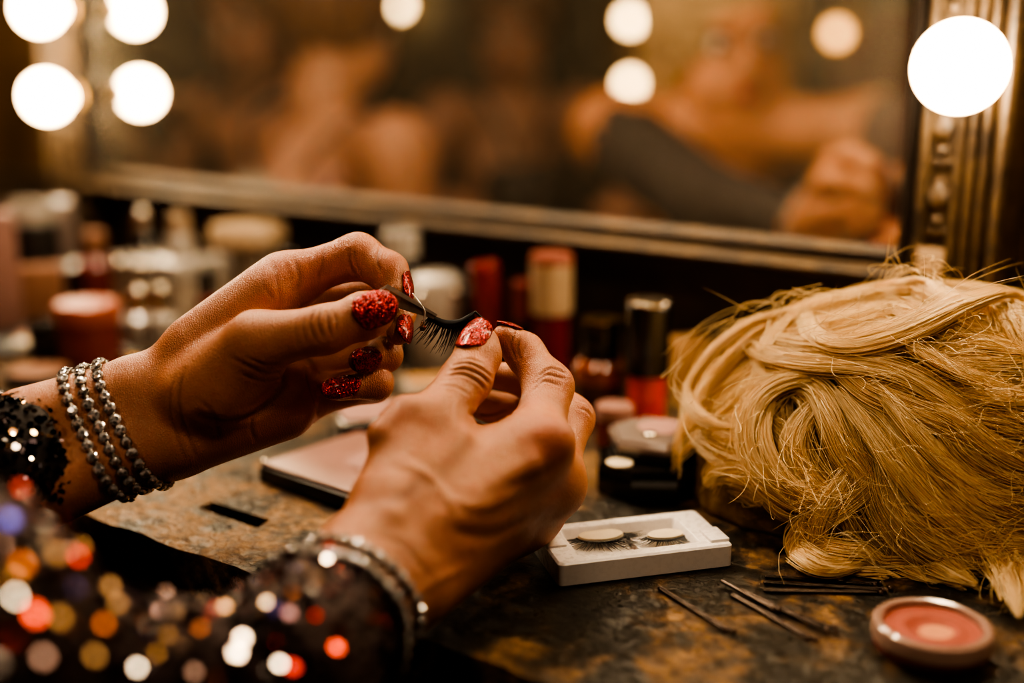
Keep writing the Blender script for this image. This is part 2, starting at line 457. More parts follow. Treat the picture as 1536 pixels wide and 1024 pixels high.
M['amber_dark'] = simple('dark_amber_glass', (.085, .028, .012), .12, scale=60, coat=.9)
M['coral'] = simple('coral_lid', (.42, .11, .06), .3, scale=80)
M['wine'] = simple('wine_red_jar', (.20, .040, .032), .25, scale=80)
M['grey_card'] = simple('warm_white_card', (.42, .35, .27), .5, scale=80)
M['pearl'] = simple('pearl_grey_plastic', (.44, .40, .35), .2, scale=60, coat=.7)
M['tan_card'] = simple('tan_card', (.40, .22, .09), .55, scale=60)
M['pink_card'] = simple('dusty_rose_card', (.30, .16, .13), .55, scale=60)
M['brown_powder'] = simple('brown_powder', (.24, .11, .06), .7, scale=200)
M['mauve_powder'] = simple('mauve_powder', (.36, .20, .17), .7, scale=200)
M['slate'] = simple('slate_blue_plastic', (.13, .14, .14), .4, scale=80)
t = NT('clear_tube_plastic')
g_, tr_, mx_ = t.n('ShaderNodeBsdfGlossy', {'Roughness': .08}), t.n('ShaderNodeBsdfTransparent', {'Color': (.97, .95, .92)}), t.n('ShaderNodeMixShader', {0: t.math('ADD', t.math('POWER', t.n('ShaderNodeLayerWeight', {'Blend': .3}).outputs['Facing'], 3.0), .04, True)})
t.t.links.new(tr_.outputs[0], mx_.inputs[1]); t.t.links.new(g_.outputs[0], mx_.inputs[2]); M['clear'] = t.done(mx_.outputs[0])
M['clear_rose'] = simple('clear_lid_plastic', (.30, .24, .21), .08, scale=60, coat=1.0)
M['glue'] = glass_material('clear_lash_glue', (1, .95, .88), .02, 1.0)
M['red_cloth'] = simple('dark_red_velvet', (.13, .014, .014), .8, scale=50)
M['lip'] = simple('red_lipstick', (.36, .018, .018), .35, coat=.3)
M['eye_white'] = simple('eye_white', (.75, .70, .62), .2)
M['iris'] = simple('dark_iris', (.03, .018, .010), .15)
M['stool'] = simple('dark_stool_wood', (.06, .03, .015), .4)
# ------------------------------------------------------------------ the performer's two hands
def orient(V, Fq):
    a, b, c = V[Fq[:, 0]], V[Fq[:, 1]], V[Fq[:, 2]]
    vol = np.einsum('ij,ij->i', a, np.cross(b, c)).sum()
    return Fq if vol > 0 else Fq[:, ::-1]
def PX(u, v, D, r): return P(u, v, D), r*D/F
def hand_field(palm, fingers, kp, kf, h, pad=.012):
    allp = palm+[p for f in fingers for p in f]
    lo = np.min([pbox(p)[0] for p in allp], 0)-pad; hi = np.max([pbox(p)[1] for p in allp], 0)+pad
    G = Grid(lo, hi, h)
    D = G.add(G.new(), palm, kp); out = D.copy()
    for f in fingers:
        Fd = G.add(G.new(), f, .006)
        out = smin(out, smin(D, Fd, kf).astype(np.float32), .0012)
    V, Fq = G.mesh(out); Fq = orient(V, Fq)
    return relax(V, Fq, 3), Fq
def seg(*pts):
    "a chain of tapered capsules through (u,v,D,r) joints"
    q = [PX(*p) for p in pts]
    return [cap(a[0], b[0], a[1], b[1]) for a, b in zip(q, q[1:])]

LH = dict(
    index=[(428, 419, .616, 34), (537, 384, .619, 32), (582, 408, .612, 28), (596, 438, .604, 20.5)],
    middle=[(455, 462, .635, 35), (566, 438, .642, 31), (598, 468, .620, 23), (597, 500, .604, 17.5)],
    ring=[(458, 545, .642, 31), (572, 518, .640, 27), (578, 532, .614, 23), (540, 541, .600, 17.5)],
    pinky=[(440, 603, .634, 29), (560, 574, .632, 27), (563, 574, .610, 23), (510, 584, .597, 17)],
    thumb=[(290, 588, .590, 50), (386, 513, .580, 45), (488, 494, .577, 34), (548, 473, .583, 33), (562, 468, .585, 29)])
lpalm = (seg((225, 588, .605, 48), LH['index'][0]) + seg((238, 612, .615, 44), LH['middle'][0]) + seg((248, 645, .62, 44), LH['ring'][0]) +
         seg((258, 662, .612, 46), (440, 606, .632, 30)) + seg((288, 656, .602, 46), (425, 612, .614, 46)) + seg((330, 600, .612, 50), (420, 540, .625, 42)) +
         seg((300, 520, .606, 42), (402, 442, .608, 38)) +
         seg((190, 592, .603, 50), (40, 640, .585, 58)) + seg((232, 662, .600, 52), (60, 735, .575, 60)) + seg((215, 625, .612, 56), (50, 690, .60, 60)))
lfing = [seg(*LH[k]) for k in ('index', 'middle', 'ring', 'pinky', 'thumb')]
# pads and joints
q = PX(335, 590, .589, 46); lfing[4].append(cap(q[0], PX(385, 545, .592, 40)[0], q[1], q[1]*.85, k=.012))

RH = dict(
    index=[(800, 678, .566, 44), (823, 580, .600, 35), (786, 528, .612, 27), (757, 505, .609, 19)],
    middle=[(822, 722, .588, 39), (856, 628, .625, 33), (800, 572, .638, 27), (738, 562, .630, 20)],
    ring=[(792, 766, .603, 37), (832, 690, .645, 31), (780, 622, .650, 29), (715, 604, .640, 22)],
    pinky=[(752, 792, .602, 34), (792, 736, .648, 27), (750, 686, .656, 22), (715, 655, .650, 17)],
    thumb=[(585, 752, .530, 60), (645, 640, .556, 45), (700, 568, .580, 36), (717, 532, .591, 32), (721, 515, .596, 26.5)])
rpalm = (seg((592, 820, .519, 66), RH['index'][0]) + seg((602, 843, .522, 62), RH['middle'][0]) + seg((612, 862, .524, 59), RH['ring'][0]) +
         seg((618, 878, .522, 50), RH['pinky'][0]) + seg((655, 705, .556, 56), (762, 690, .566, 46)) + seg((610, 740, .548, 62), (700, 720, .566, 56)) +
         seg((535, 835, .512, 64), (425, 985, .442, 60)) + seg((584, 886, .508, 59), (462, 1035, .440, 55)) + seg((562, 864, .514, 65), (440, 1015, .448, 60)))
rfing = [seg(*RH[k]) for k in ('index', 'middle', 'ring', 'pinky', 'thumb')]
q = PX(826, 662, .560, 30); rpalm.append(cap(q[0], q[0]+.0004, q[1], k=.006))       # knuckles
q = PX(835, 735, .586, 27); rpalm.append(cap(q[0], q[0]+.0004, q[1], k=.006))
q = PX(606, 618, .548, 22); rpalm.append(cap(q[0], PX(575, 652, .540, 22)[0], q[1], k=.012))
for a, b in (('index', 'middle'), ('middle', 'ring'), ('ring', 'pinky')):
    A, B = PX(*RH[a][0]), PX(*RH[b][0]); rpalm.append(cap(A[0], B[0], A[1]*.92, B[1]*.92))
rpalm += seg((640, 790, .535, 58), (775, 715, .580, 42)) + seg((650, 810, .545, 58), (760, 760, .595, 40))
for a, b, r in (((795, 700, .546), (640, 800, .514), 6), ((805, 745, .566), (660, 835, .526), 5), ((690, 655, .545), (590, 770, .508), 6)):
    rpalm.append(cap(P(*a), P(*b), r*a[2]/F, r*b[2]/F, k=.010))                      # tendons under the skin

HF = .00080
LV, LFq = hand_field(lpalm, lfing, .014, .011, HF)
RV, RFq = hand_field(rpalm, rfing, .015, .011, HF)

def tone_and_crease(V, Fq, creases, blush):
    N = vnormals(V, Fq); tree = BVHTree.FromPolygons([tuple(v) for v in V], [tuple(f) for f in Fq])
    tone = np.zeros((len(V), 2)); V0 = V.copy()
    for pts, depth, wid in creases:
        W3 = []
        for (u, v) in spline(np.array(pts, float), 4*len(pts)):
            hit = tree.ray_cast(Vector(CAM), Vector(ray(u, v)))
            if hit[0] is not None: W3.append(np.array(hit[0]))
        if len(W3) < 2: continue
        W3 = [W3[0]]+[b for a, b in zip(W3, W3[1:]) if np.linalg.norm(b-a) < .02]
        if len(W3) < 2: continue
        d = polydist(V0, W3); ends = np.minimum(np.linalg.norm(V0-W3[0], axis=1), np.linalg.norm(V0-W3[-1], axis=1))
        fade = np.clip(ends/(wid*3), .35, 1)
        g = np.exp(-(d/wid)**2)*fade
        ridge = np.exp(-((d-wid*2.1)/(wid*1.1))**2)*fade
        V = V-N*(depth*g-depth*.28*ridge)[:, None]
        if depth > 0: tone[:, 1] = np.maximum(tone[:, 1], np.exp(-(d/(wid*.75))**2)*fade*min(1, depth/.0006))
    for (u, v, rad, s) in blush:
        hit = tree.ray_cast(Vector(CAM), Vector(ray(u, v)))
        if hit[0] is None: continue
        d = np.linalg.norm(V0-np.array(hit[0]), axis=1); tone[:, 0] = np.maximum(tone[:, 0], s*np.exp(-(d/rad)**2))
    return V, tone
c1, w1 = .00045, .0008
LC = [([(471, 466), (466, 488), (474, 512)], c1*1.2, w1), ([(481, 464), (478, 486), (486, 508)], c1*1.4, w1), ([(491, 468), (493, 488), (498, 505)], c1*1.2, w1), ([(501, 466), (505, 484), (503, 500)], c1, w1),
      ([(459, 470), (455, 490), (460, 515)], c1*.7, w1), ([(447, 472), (443, 495), (448, 522)], c1*.5, w1),
      ([(428, 556), (402, 560), (375, 550), (345, 535)], c1*.75, w1*1.3), ([(432, 563), (405, 572), (380, 568), (360, 560)], c1*.6, w1*1.2), ([(420, 545), (395, 546), (370, 536)], c1*.7, w1),
      ([(433, 552), (421, 585), (386, 618), (342, 632), (300, 624)], .0011, .0022),
      ([(410, 392), (415, 420), (420, 448), (418, 462)], c1*.7, w1*1.4), ([(440, 386), (449, 412), (446, 440)], c1*1.0, w1*1.7), ([(392, 404), (396, 430), (414, 452)], c1*.5, w1*1.2), ([(428, 392), (433, 408)], c1*.5, w1*1.3),
      ([(523, 376), (526, 398), (536, 416)], c1*1.8, w1*1.2), ([(530, 372), (534, 394), (543, 412)], c1, w1), ([(488, 366), (483, 398), (478, 424)], c1*.9, w1*1.4), ([(570, 372), (566, 390), (572, 410)], c1*1.3, w1),
      ([(458, 556), (470, 598), (480, 624)], .0008, .0013), ([(384, 662), (377, 642), (381, 622)], c1*1.2, w1*1.3),
      ([(276, 556), (268, 600), (280, 645), (298, 690)], c1*.9, w1*1.6), ([(262, 566), (254, 605), (266, 655), (280, 692)], c1*.7, w1*1.5), ([(300, 600), (320, 622), (330, 660)], c1*.7, w1*1.4)]
LB = [(430, 400, .012, .6), (535, 372, .010, .5), (470, 400, .012, .7), (585, 395, .008, .6), (470, 600, .018, .6), (565, 560, .009, .5), (400, 640, .02, .35), (540, 505, .008, .4), (500, 400, .016, .6)]
RC = [([(681, 548), (700, 544), (722, 553), (738, 566)], c1*1.3, w1), ([(676, 556), (697, 553), (720, 562), (734, 575)], c1*1.5, w1), ([(670, 564), (692, 561), (714, 571), (727, 584)], c1*1.2, w1), ([(688, 541), (705, 538), (724, 545)], c1*.8, w1),
      ([(660, 578), (683, 580), (704, 592)], c1*.6, w1),
      ([(772, 501), (767, 518), (774, 538)], c1*1.5, w1), ([(780, 506), (777, 526), (783, 542)], c1*1.2, w1), ([(789, 510), (787, 530)], c1*.7, w1),
      ([(797, 588), (815, 572), (840, 578)], c1*1.0, w1), ([(806, 566), (826, 552), (850, 560)], c1*1.3, w1), ([(802, 576), (820, 562), (846, 568)], c1*1.1, w1),
      ([(704, 622), (738, 624), (766, 612)], .0009, .0012), ([(745, 628), (770, 620), (790, 606)], c1*1.0, w1*1.2), ([(718, 630), (742, 634), (772, 628)], c1*.8, w1),
      ([(868, 600), (880, 604), (888, 616)], c1, w1), ([(866, 612), (880, 616), (887, 626)], c1, w1),
      ([(670, 792), (735, 802), (800, 772)], .0007, .003), ([(560, 760), (610, 740), (640, 700)], .0005, .004), ([(845, 690), (800, 715), (740, 735)], .0006, .0035),
      ([(545, 800), (600, 815), (650, 870)], c1*.6, w1*2), ([(660, 740), (720, 760), (780, 735)], -.0005, .0025), ([(600, 690), (650, 720), (690, 780)], -.0005, .0022), ([(700, 850), (640, 880), (600, 920)], -.0005, .002)]
RB = [(826, 660, .012, 1.0), (840, 735, .010, .9), (845, 575, .010, .5), (790, 600, .012, .35), (880, 625, .009, .5), (755, 500, .007, .5), (735, 545, .008, .4), (600, 625, .011, .35), (650, 640, .012, .3), (775, 520, .008, .4), (700, 830, .02, .25)]
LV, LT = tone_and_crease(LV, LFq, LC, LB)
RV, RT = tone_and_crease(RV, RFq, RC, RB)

# ------------------------------------------------------------------ whole figures
def figure_prims(J, ar=(.050, .038, .040, .027)):
    """joints -> capsule lists of a whole body; every J entry is a world point"""
    g = lambda k: np.asarray(J[k], float)
    head, chest, pel = g('head'), g('chest'), g('pelvis'); f = unit(g('face')); up = unit(head-g('neck')); sd = unit(np.cross(f, up)); f = np.cross(up, sd)
    R = np.stack([sd, f, up])
    at = lambda x, y, z: head+sd*x+f*y+up*z
    p = [ell(head+up*.02-f*.008, (.073, .092, .094), R), ell(at(0, .026, -.055), (.054, .060, .062), R), cap(at(0, .06, -.098), at(0, .052, -.092), .020),
         cap(at(-.036, .048, -.062), at(.036, .048, -.062), .030), cap(at(0, .088, .012), at(0, .103, -.030), .010, .014, k=.008), cap(at(-.03, .082, .030), at(.03, .082, .030), .012, k=.01),
         cap(at(-.016, .084, -.062), at(.016, .084, -.062), .009, k=.006),
         ell(at(-.075, -.002, -.012), (.010, .020, .030), R, k=.006), ell(at(.075, -.002, -.012), (.010, .020, .030), R, k=.006),
         cap(head-up*.06-f*.012, g('neck'), .050, .056)]
    sl, sr = g('shoulder_l'), g('shoulder_r'); across = unit(sl-sr); tf = unit(np.cross(across, chest-pel)); tf = tf if tf@unit(J['face']) > 0 or True else -tf
    ud = unit(chest-pel); Rb = np.stack([across, unit(np.cross(ud, across)), ud])
    p += [cap(g('neck'), chest+ud*.03, .055, .085), cap(sl, sr, .050), ell(chest-ud*.02, (.150, .105, .17), Rb), cap(chest-ud*.08, pel+ud*.08, .115, .120), ell(pel, (.175, .125, .12), Rb)]
    for s in ('l', 'r'):
        sh, el_, wr = g('shoulder_'+s), g('elbow_'+s), g('wrist_'+s)
        p += [cap(sh, sh+unit(el_-sh)*.03, .058, .055), cap(sh, el_, ar[0], ar[1]), cap(el_, wr, ar[2], ar[3])]
        if 'hip_'+s in J:
            hp, kn, ft = g('hip_'+s), g('knee_'+s), g('foot_'+s)
            toe = ft+unit(np.array([*(unit(J['face'])[:2]), 0]))*.15
            p += [cap(hp, kn, .088, .056), cap(kn, ft+np.array([0, 0, .05]), .056, .036), cap(ft+np.array([0, 0, .035]), toe+np.array([0, 0, .025]), .038, .026)]
    return p, R, at
def simple_hand(wr, el_, curl_dir):
    d = unit(wr-el_); c = unit(curl_dir-d*(curl_dir@d)); s = np.cross(d, c)
    pr = [cap(wr, wr+d*.075+s*.022, .020, .016), cap(wr, wr+d*.078-s*.022, .020, .016), cap(wr+d*.01, wr+d*.078, .020, .018)]
    fs = []
    for i, (o, l) in enumerate(((.030, .066), (.010, .078), (-.011, .072), (-.031, .056))):
        a = wr+d*.08+s*o; b = a+(d*.9+c*.25)*l*.45; e = b+(d*.55+c*.75)*l*.32; t = e+(d*.1+c)*l*.25
        fs.append([cap(a, b, .0098, .009), cap(b, e, .009, .008), cap(e, t, .008, .0068)])
    a = wr+d*.022+s*.022; b = a+d*.035+s*.028+c*.012; t = b+d*.030+s*.004+c*.018
    fs.append([cap(a, b, .014, .0115), cap(b, t, .0115, .008)])
    return pr, fs
def body_mesh(prims, hands, h, k=.03):
    allp = prims+[p for H in hands for p in H[0]]+[p for H in hands for f in H[1] for p in f]
    lo = np.min([pbox(p)[0] for p in allp], 0)-.03; hi = np.max([pbox(p)[1] for p in allp], 0)+.03
    G = Grid(lo, hi, h); D = G.add(G.new(), prims, k)
    for H in hands: D = G.add(D, H[0], .012)
    out = D.copy()
    for H in hands:
        for f in H[1]: out = np.minimum(out, smin(D, G.add(G.new(), f, .004), .006))
    V, Fq = G.mesh(out); return relax(V, orient(V, Fq), 2) if False else (relax(V, Fq, 2), orient(V, Fq))
def shell(name, prims, off, h, keep, m, parent, k=.03, wob=0.0):
    "cloth or hair: the union of the capsules grown by off, cut by the half spaces in keep [(point, normal)]"
    P2 = [(p[0], p[1], p[2], p[3]+off, (p[4]+off) if p[4] is not None else None, p[5]) if p[0] == 'c' else (p[0], p[1], p[2]+off, p[3], None, p[5]) for p in prims]
    lo = np.min([pbox(p)[0] for p in P2], 0)-.02; hi = np.max([pbox(p)[1] for p in P2], 0)+.02
    G = Grid(lo, hi, h); D = G.add(G.new(), P2, k)
    X, Y, Z = G.xyz((slice(0, G.n[0]), slice(0, G.n[1]), slice(0, G.n[2])))
    if wob: D = D+wob*(np.sin(X*95+Z*40)*np.sin(Y*80-Z*55)+.5*np.sin(X*210+Y*170)*np.sin(Z*190)).astype(np.float32)
    for pt, nn in keep:
        nn = unit(nn); D = np.maximum(D, ((X-pt[0])*nn[0]+(Y-pt[1])*nn[1]+(Z-pt[2])*nn[2]).astype(np.float32))
    V, Fq = G.mesh(D); Fq = orient(V, Fq)
    return npobj(name, relax(V, Fq, 1), Fq, m, parent)
def put_tone(me, tone, n):
    a = me.color_attributes.new('tone', 'FLOAT_COLOR', 'POINT')
    c = np.zeros((n, 4), np.float32); c[:, 3] = 1
    if tone is not None: c[:, :2] = tone
    a.data.foreach_set('color', c.ravel())
def face_parts(root, R, at, lips=True):
    sd, f, up = R
    Mx = Matrix(np.stack([sd, f, up], 1).tolist()).to_4x4()
    for s in (-1, 1):
        bm = bmesh.new(); bmesh.ops.create_uvsphere(bm, u_segments=16, v_segments=10, radius=.0115)
        e = obj('eye', bm, M['eye_white'], root); e.matrix_basis = Matrix.Translation(Vector(at(s*.031, .076, .004))) @ Mx
        bm = bmesh.new(); bmesh.ops.create_uvsphere(bm, u_segments=14, v_segments=8, radius=.0062)
        i = obj('iris', bm, M['iris'], e); i.location = (0, .0068, 0)
    bm = bmesh.new()
    for zc, hgt in ((-.0595, .0042), (-.0675, .0052)):
        pts = [at(x, .0925-abs(x)*.42-(.001 if zc < -.06 else 0), zc+abs(x)*.06) for x in np.linspace(-.024, .024, 9)]
        bm_tube(bm, pts, [hgt*max(.25, 1-(x/.026)**2) for x in np.linspace(-.024, .024, 9)], 10)
    obj('lips', bm, M['lip'], root)

# nails of the performer -------------------------------------------------------
def make_nail(root, tree, a, b, r, dorsal, length, width, over=.45, name='nail'):
    a, b = np.asarray(a), np.asarray(b); d = unit(b-a); n = unit(dorsal-d*(np.asarray(dorsal)@d)); s = np.cross(d, n)
    Rn = width*.62; thm = math.asin(min(.98, width*.5/Rn)); nt, na = 15, 11
    V = []
    tipend = b+d*r*.35; start = tipend-d*length*(1-over)
    hs = []                                      # seat the plate on the skin
    for t in (.1, .25, .4, .55):
        p = start+d*length*t; h = tree.ray_cast(Vector(p+n*.03), Vector(-n), .045)
        if h[0] is not None: hs.append((t, float((np.array(h[0])-p)@n)))
    if len(hs) > 1: sl, ic = np.polyfit([x[0] for x in hs], [x[1] for x in hs], 1)
    else: sl, ic = 0.0, r
    sl = max(-.006, min(.004, sl))
    for layer in (0, 1):
        for i in range(nt):
            t = i/(nt-1)
            w = (1-max(0, (.28-t)/.28)**2.2*.55)*(1-max(0, (t-.55)/.45)**2.4*.62)
            w = w if 0 < i < nt-1 else w*.72
            for j in range(na):
                x = j/(na-1)*2-1; th = thm*x*w
                z = ic+sl*t+.0010+Rn*(math.cos(th)-1)+.0010*math.sin(PI*t)-.0016*max(0, t-.6)
                t2 = t+(.05*(x*x) if t < .3 else -.05*x*x*(t-.3))
                V.append(start+d*length*t2+s*Rn*math.sin(th)+n*(z-(.0009 if layer else 0)))
    def id(l, i, j): return l*nt*na+i*na+j
    Fc = []
    for i in range(nt-1):
        for j in range(na-1):
            Fc.append((id(0, i, j), id(0, i, j+1), id(0, i+1, j+1), id(0, i+1, j)))
            Fc.append((id(1, i, j), id(1, i+1, j), id(1, i+1, j+1), id(1, i, j+1)))
    for i in range(nt-1):
        for j in (0, na-1): Fc.append((id(0, i, j), id(0, i+1, j), id(1, i+1, j), id(1, i, j)))
    for j in range(na-1):
        for i in (0, nt-1): Fc.append((id(0, i, j), id(1, i, j), id(1, i, j+1), id(0, i, j+1)))
    o = npobj(name, V, Fc, M['nail'], root)
    bm = bmesh.new(); bm.from_mesh(o.data); bmesh.ops.recalc_face_normals(bm, faces=bm.faces[:]); bm.to_mesh(o.data); bm.free()
    return o
def nails_for(root):
    trees = {id(H): BVHTree.FromPolygons([tuple(v) for v in V], [tuple(f) for f in Q]) for H, V, Q in ((LH, LV, LFq), (RH, RV, RFq))}
    def J(H, k, i): q = H[k][i]; return P(*q[:3]), q[3]*q[2]/F
    # left hand: finger, bone ends, facing, length, width
    for H, k, dors, ln, wd_, ov in ((LH, 'thumb', (-.05, -.95, .30), .0232, .0180, .28), (LH, 'index', (.95, -.10, .20), .0185, .0120, .42), (LH, 'middle', (.60, -.80, .10), .0190, .0120, .42),
                                (LH, 'ring', (.10, -.92, .25), .0180, .0125, .42), (LH, 'pinky', (.0, -.85, .45), .0210, .0115, .50),
                                (RH, 'thumb', (-.36, -.93, .02), .0240, .0168, .25), (RH, 'index', (.30, .50, .80), .0140, .0105, .40), (RH, 'middle', (-.2, .6, .7), .0150, .0110, .45),
                                (RH, 'ring', (-.2, .6, .7), .0150, .0110, .45), (RH, 'pinky', (-.2, .6, .7), .0140, .0095, .45)):
        a, ra = J(H, k, -2); b, rb = J(H, k, -1)
        if k == 'thumb': a, ra = J(H, k, -3)
        make_nail(root, trees[id(H)], a, b, rb, np.array(dors), ln, wd_, ov)

# ------------------------------------------------------------------ the performer
def V3(*a): return np.array(a, float)
HEAD = V3(-.634, .460, TZ+.262)
lookat = unit(P(640, 480, .6)-HEAD)
EL_L, EL_R, PUFF = V3(-.475, .565, TZ+.055), V3(-.310, .285, TZ+.105), P(-120, 992, .39)
WR_L, WR_R = P(40, 690, .585), P(440, 1010, .455)
SH_L, SH_R = V3(-.690, .605, TZ+.130), V3(-.520, .275, TZ+.130)
JP = dict(head=HEAD, face=unit(lookat*[1, 1, .6]), neck=V3(-.645, .445, TZ+.150), chest=V3(-.655, .437, TZ-.02), pelvis=V3(-.72, .39, TZ-.30),
          shoulder_l=SH_L, shoulder_r=SH_R, elbow_l=EL_L, elbow_r=EL_R, wrist_l=WR_L, wrist_r=WR_R,
          hip_l=V3(-.70, .49, TZ-.33), hip_r=V3(-.68, .30, TZ-.33), knee_l=V3(-.36, .66, TZ-.29), knee_r=V3(-.27, .42, TZ-.29),
          foot_l=V3(-.40, .64, .02), foot_r=V3(-.30, .40, .02))
prims, RP, atP = figure_prims(JP, (.044, .030, .0225, .0215))
performer = empty('person', (JP['pelvis'][0], JP['pelvis'][1], 0), 0, 'seated performer with red glitter nails and sequinned sleeves, holding tweezers and a false lash', 'person')
performer['kind'] = 'thing'
bV, bF = body_mesh(prims, [], .007)
nB, nL = len(bV), len(LV)
allV = np.vstack([bV, LV, RV]); allF = np.vstack([bF, LFq+nB, RFq+nB+nL])
off = np.array([JP['pelvis'][0], JP['pelvis'][1], 0])
allV = allV-off
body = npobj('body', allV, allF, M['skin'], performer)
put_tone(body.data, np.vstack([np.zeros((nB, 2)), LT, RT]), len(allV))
def local(o, parent=performer):
    "geometry was written in world space: give the parent's offset back"
    o.data.transform(Matrix.Translation(-parent.location)); return o
before = set(performer.children)
nails_for(performer)
face_parts(performer, RP, atP)
# the big blonde hairdo
hp = [ell(HEAD+RP[2]*.035-RP[1]*.035, (.092, .104, .108), RP), ell(HEAD-RP[1]*.06-RP[2]*.05, (.095, .085, .11), RP)]
for s in (-1, 1):
    hp += [cap(HEAD+RP[0]*s*.070-RP[1]*.015+RP[2]*.03, HEAD+RP[0]*s*.074-RP[1]*.035-RP[2]*.12, .032, .028)]
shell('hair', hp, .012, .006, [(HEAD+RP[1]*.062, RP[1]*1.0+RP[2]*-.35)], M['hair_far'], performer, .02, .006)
tor = [p for p in prims if p[0] == 'e'][5:] if False else [ell(JP['chest']-[0, 0, .02], (.155, .115, .15)), cap(JP['chest']-[0, 0, .08], JP['pelvis']+[0, 0, .08], .120, .128), ell(JP['pelvis'], (.18, .15, .13)),
       cap(JP['hip_l'], JP['knee_l'], .095, .085), cap(JP['hip_r'], JP['knee_r'], .095, .085), cap(JP['knee_l'], JP['foot_l']+[0, 0, .25], .085, .11), cap(JP['knee_r'], JP['foot_r']+[0, 0, .25], .085, .11)]
shell('dress', tor, .012, .008, [(JP['chest']+[0, 0, .06], (0.1, 0, 1)), (V3(0, 0, .22), (0, 0, -1))], M['dress'], performer, .05, .003)

# sleeves: netted tubes with sewn sequins --------------------------------------
def axis_cut(a, b, t): a, b = np.asarray(a), np.asarray(b); return (a+(b-a)*t, unit(b-a))
RF0, RF1 = P(552, 870, .510), P(432, 1005, .445)
mid = (RF1+PUFF)/2-np.array([0, 0, .012])
cuffR = axis_cut(RF1, RF0, .62)
slR = [cap(cuffR[0]+cuffR[1]*.03, RF1, .0300, .0315), cap(RF1, mid, .0315, .0295), cap(mid, PUFF, .0295, .058), cap(PUFF, EL_R, .060, .058), cap(EL_R, SH_R, .058, .062)]
sleeveR = shell('sleeve', slR, 0, .0030, [(cuffR[0], cuffR[1])], M['cloth_plum'], performer, .012, .0018)
LF0, LF1 = P(215, 632, .606), P(20, 705, .580)
cuffL = axis_cut(LF1, LF0, .36)
slL = [cap(cuffL[0]+cuffL[1]*.03, LF1, .0285, .0300), cap(LF1, EL_L, .0315, .050), cap(EL_L, SH_L, .052, .060)]
sleeveL = shell('sleeve', slL, 0, .0030, [(cuffL[0], cuffL[1])], M['cloth_dark'], performer, .012, .0022)

BULBS = []      # bulb centres, filled below before the sequins are sewn on
def bulb_positions():
    out = {'right': [], 'left': [], 'top': []}
    s_, z_ = wall_hit(1440, 100, .058); b0 = W(s_, .058, z_); out['right'] = [b0+[0, 0, dz] for dz in (0, .105, .21, .315)]
    s_, z_ = wall_hit(70, 145, .058); l0 = W(s_, .058, z_); dz = np.array([0, 0, .0875])
    l1 = l0+dz; out['left'] = [l0+dz*k for k in range(5)]
    zt = b0[2]+.42
    s0, s1 = float((b0-WR)@wd), float((l0-WR)@wd); q = float((l0-WR)@wn)
    for k in range(8): out['top'].append(W(s0+(s1-s0)*(k+.5)/8, q+.006, zt))
    return out
BP = bulb_positions()
BULBS = BP['right']+BP['left']+BP['top']

def mesh_arrays(o):
    me = o.data; V = np.empty(len(me.vertices)*3); me.vertices.foreach_get('co', V); V = V.reshape(-1, 3)
    Q = np.array([p.vertices[:] for p in me.polygons]); return V, Q
def sew_sequins(sleeve, n, size, palette, glints, region, seed, parent, dim=1.0):
    r = np.random.default_rng(seed)
    V, Q = mesh_arrays(sleeve); tree = BVHTree.FromPolygons([tuple(v) for v in V], [tuple(q) for q in Q])
    C = V[Q].mean(1); N = np.cross(V[Q[:, 2]]-V[Q[:, 0]], V[Q[:, 3]]-V[Q[:, 1]]); A = np.linalg.norm(N, axis=1); N /= A[:, None]+1e-12
    w = A*region(C, N); w /= w.sum(); pick = r.choice(len(Q), n, p=w)
    VV, FF, CC = [], [], []
    def disc(c, nn, rad, col, sides=7):
        nn = unit(nn); t = unit(np.cross(nn, r.normal(size=3))); b = np.cross(nn, t); i0 = len(VV)
        for k in range(sides): a = 2*PI*k/sides; VV.append(c+rad*(t*math.cos(a)+b*math.sin(a)))
        FF.append(tuple(range(i0, i0+sides))); CC.append(col)
    for f in pick:
        p = V[Q[f]]; a, b = r.random(2); c = (p[0]*(1-a)+p[1]*a)*(1-b)+(p[3]*(1-a)+p[2]*a)*b
        nn = N[f]+r.normal(size=3)*.38; col = palette[r.integers(len(palette))]
        k = r.uniform(.6, 1.15); disc(c+N[f]*r.uniform(.0004, .0022), nn, size*r.uniform(.6, 1.2), tuple(x*k*dim for x in col))
    for (u, v, col, rad) in glints:
        h = tree.ray_cast(Vector(CAM), Vector(ray(u, v)))
        if h[0] is None: continue
        c = np.array(h[0])+np.array(h[1])*.0030
        best = max(BULBS, key=lambda q: unit(unit(CAM-c)+unit(q-c))@np.array(h[1]))
        disc(c, unit(CAM-c)+unit(best-c), rad*(.62 if min(col) > .5 else .72), tuple(x*(.8 if min(col) > .5 else .30 if col[0] > .9 else .17) for x in col), 8)
    me = bpy.data.meshes.new('sequins'); me.from_pydata([tuple(v-off) for v in VV], [], FF); me.update(); me.materials.append(M['sequin'])
    at = me.color_attributes.new('tint', 'FLOAT_COLOR', 'CORNER'); cols = []
    for f, c in zip(FF, CC): cols += [(*c, 1.0)]*len(f)
    at.data.foreach_set('color', np.array(cols, np.float32).ravel())
    o = bpy.data.objects.new('sequins', me); link(o); o.parent = parent
    return tag(o, None, None, None, 'stuff')
silver, rose, red, orange, blue, bronze, dark = (.80, .76, .72), (.62, .42, .40), (.72, .035, .020), (.78, .22, .05), (.10, .10, .50), (.45, .26, .12), (.06, .05, .06)
seen = lambda C, N: (np.einsum('ij,ij->i', N, CAM-C) > -.02*1)*(C[:, 0] > -.34)*1.0+1e-6
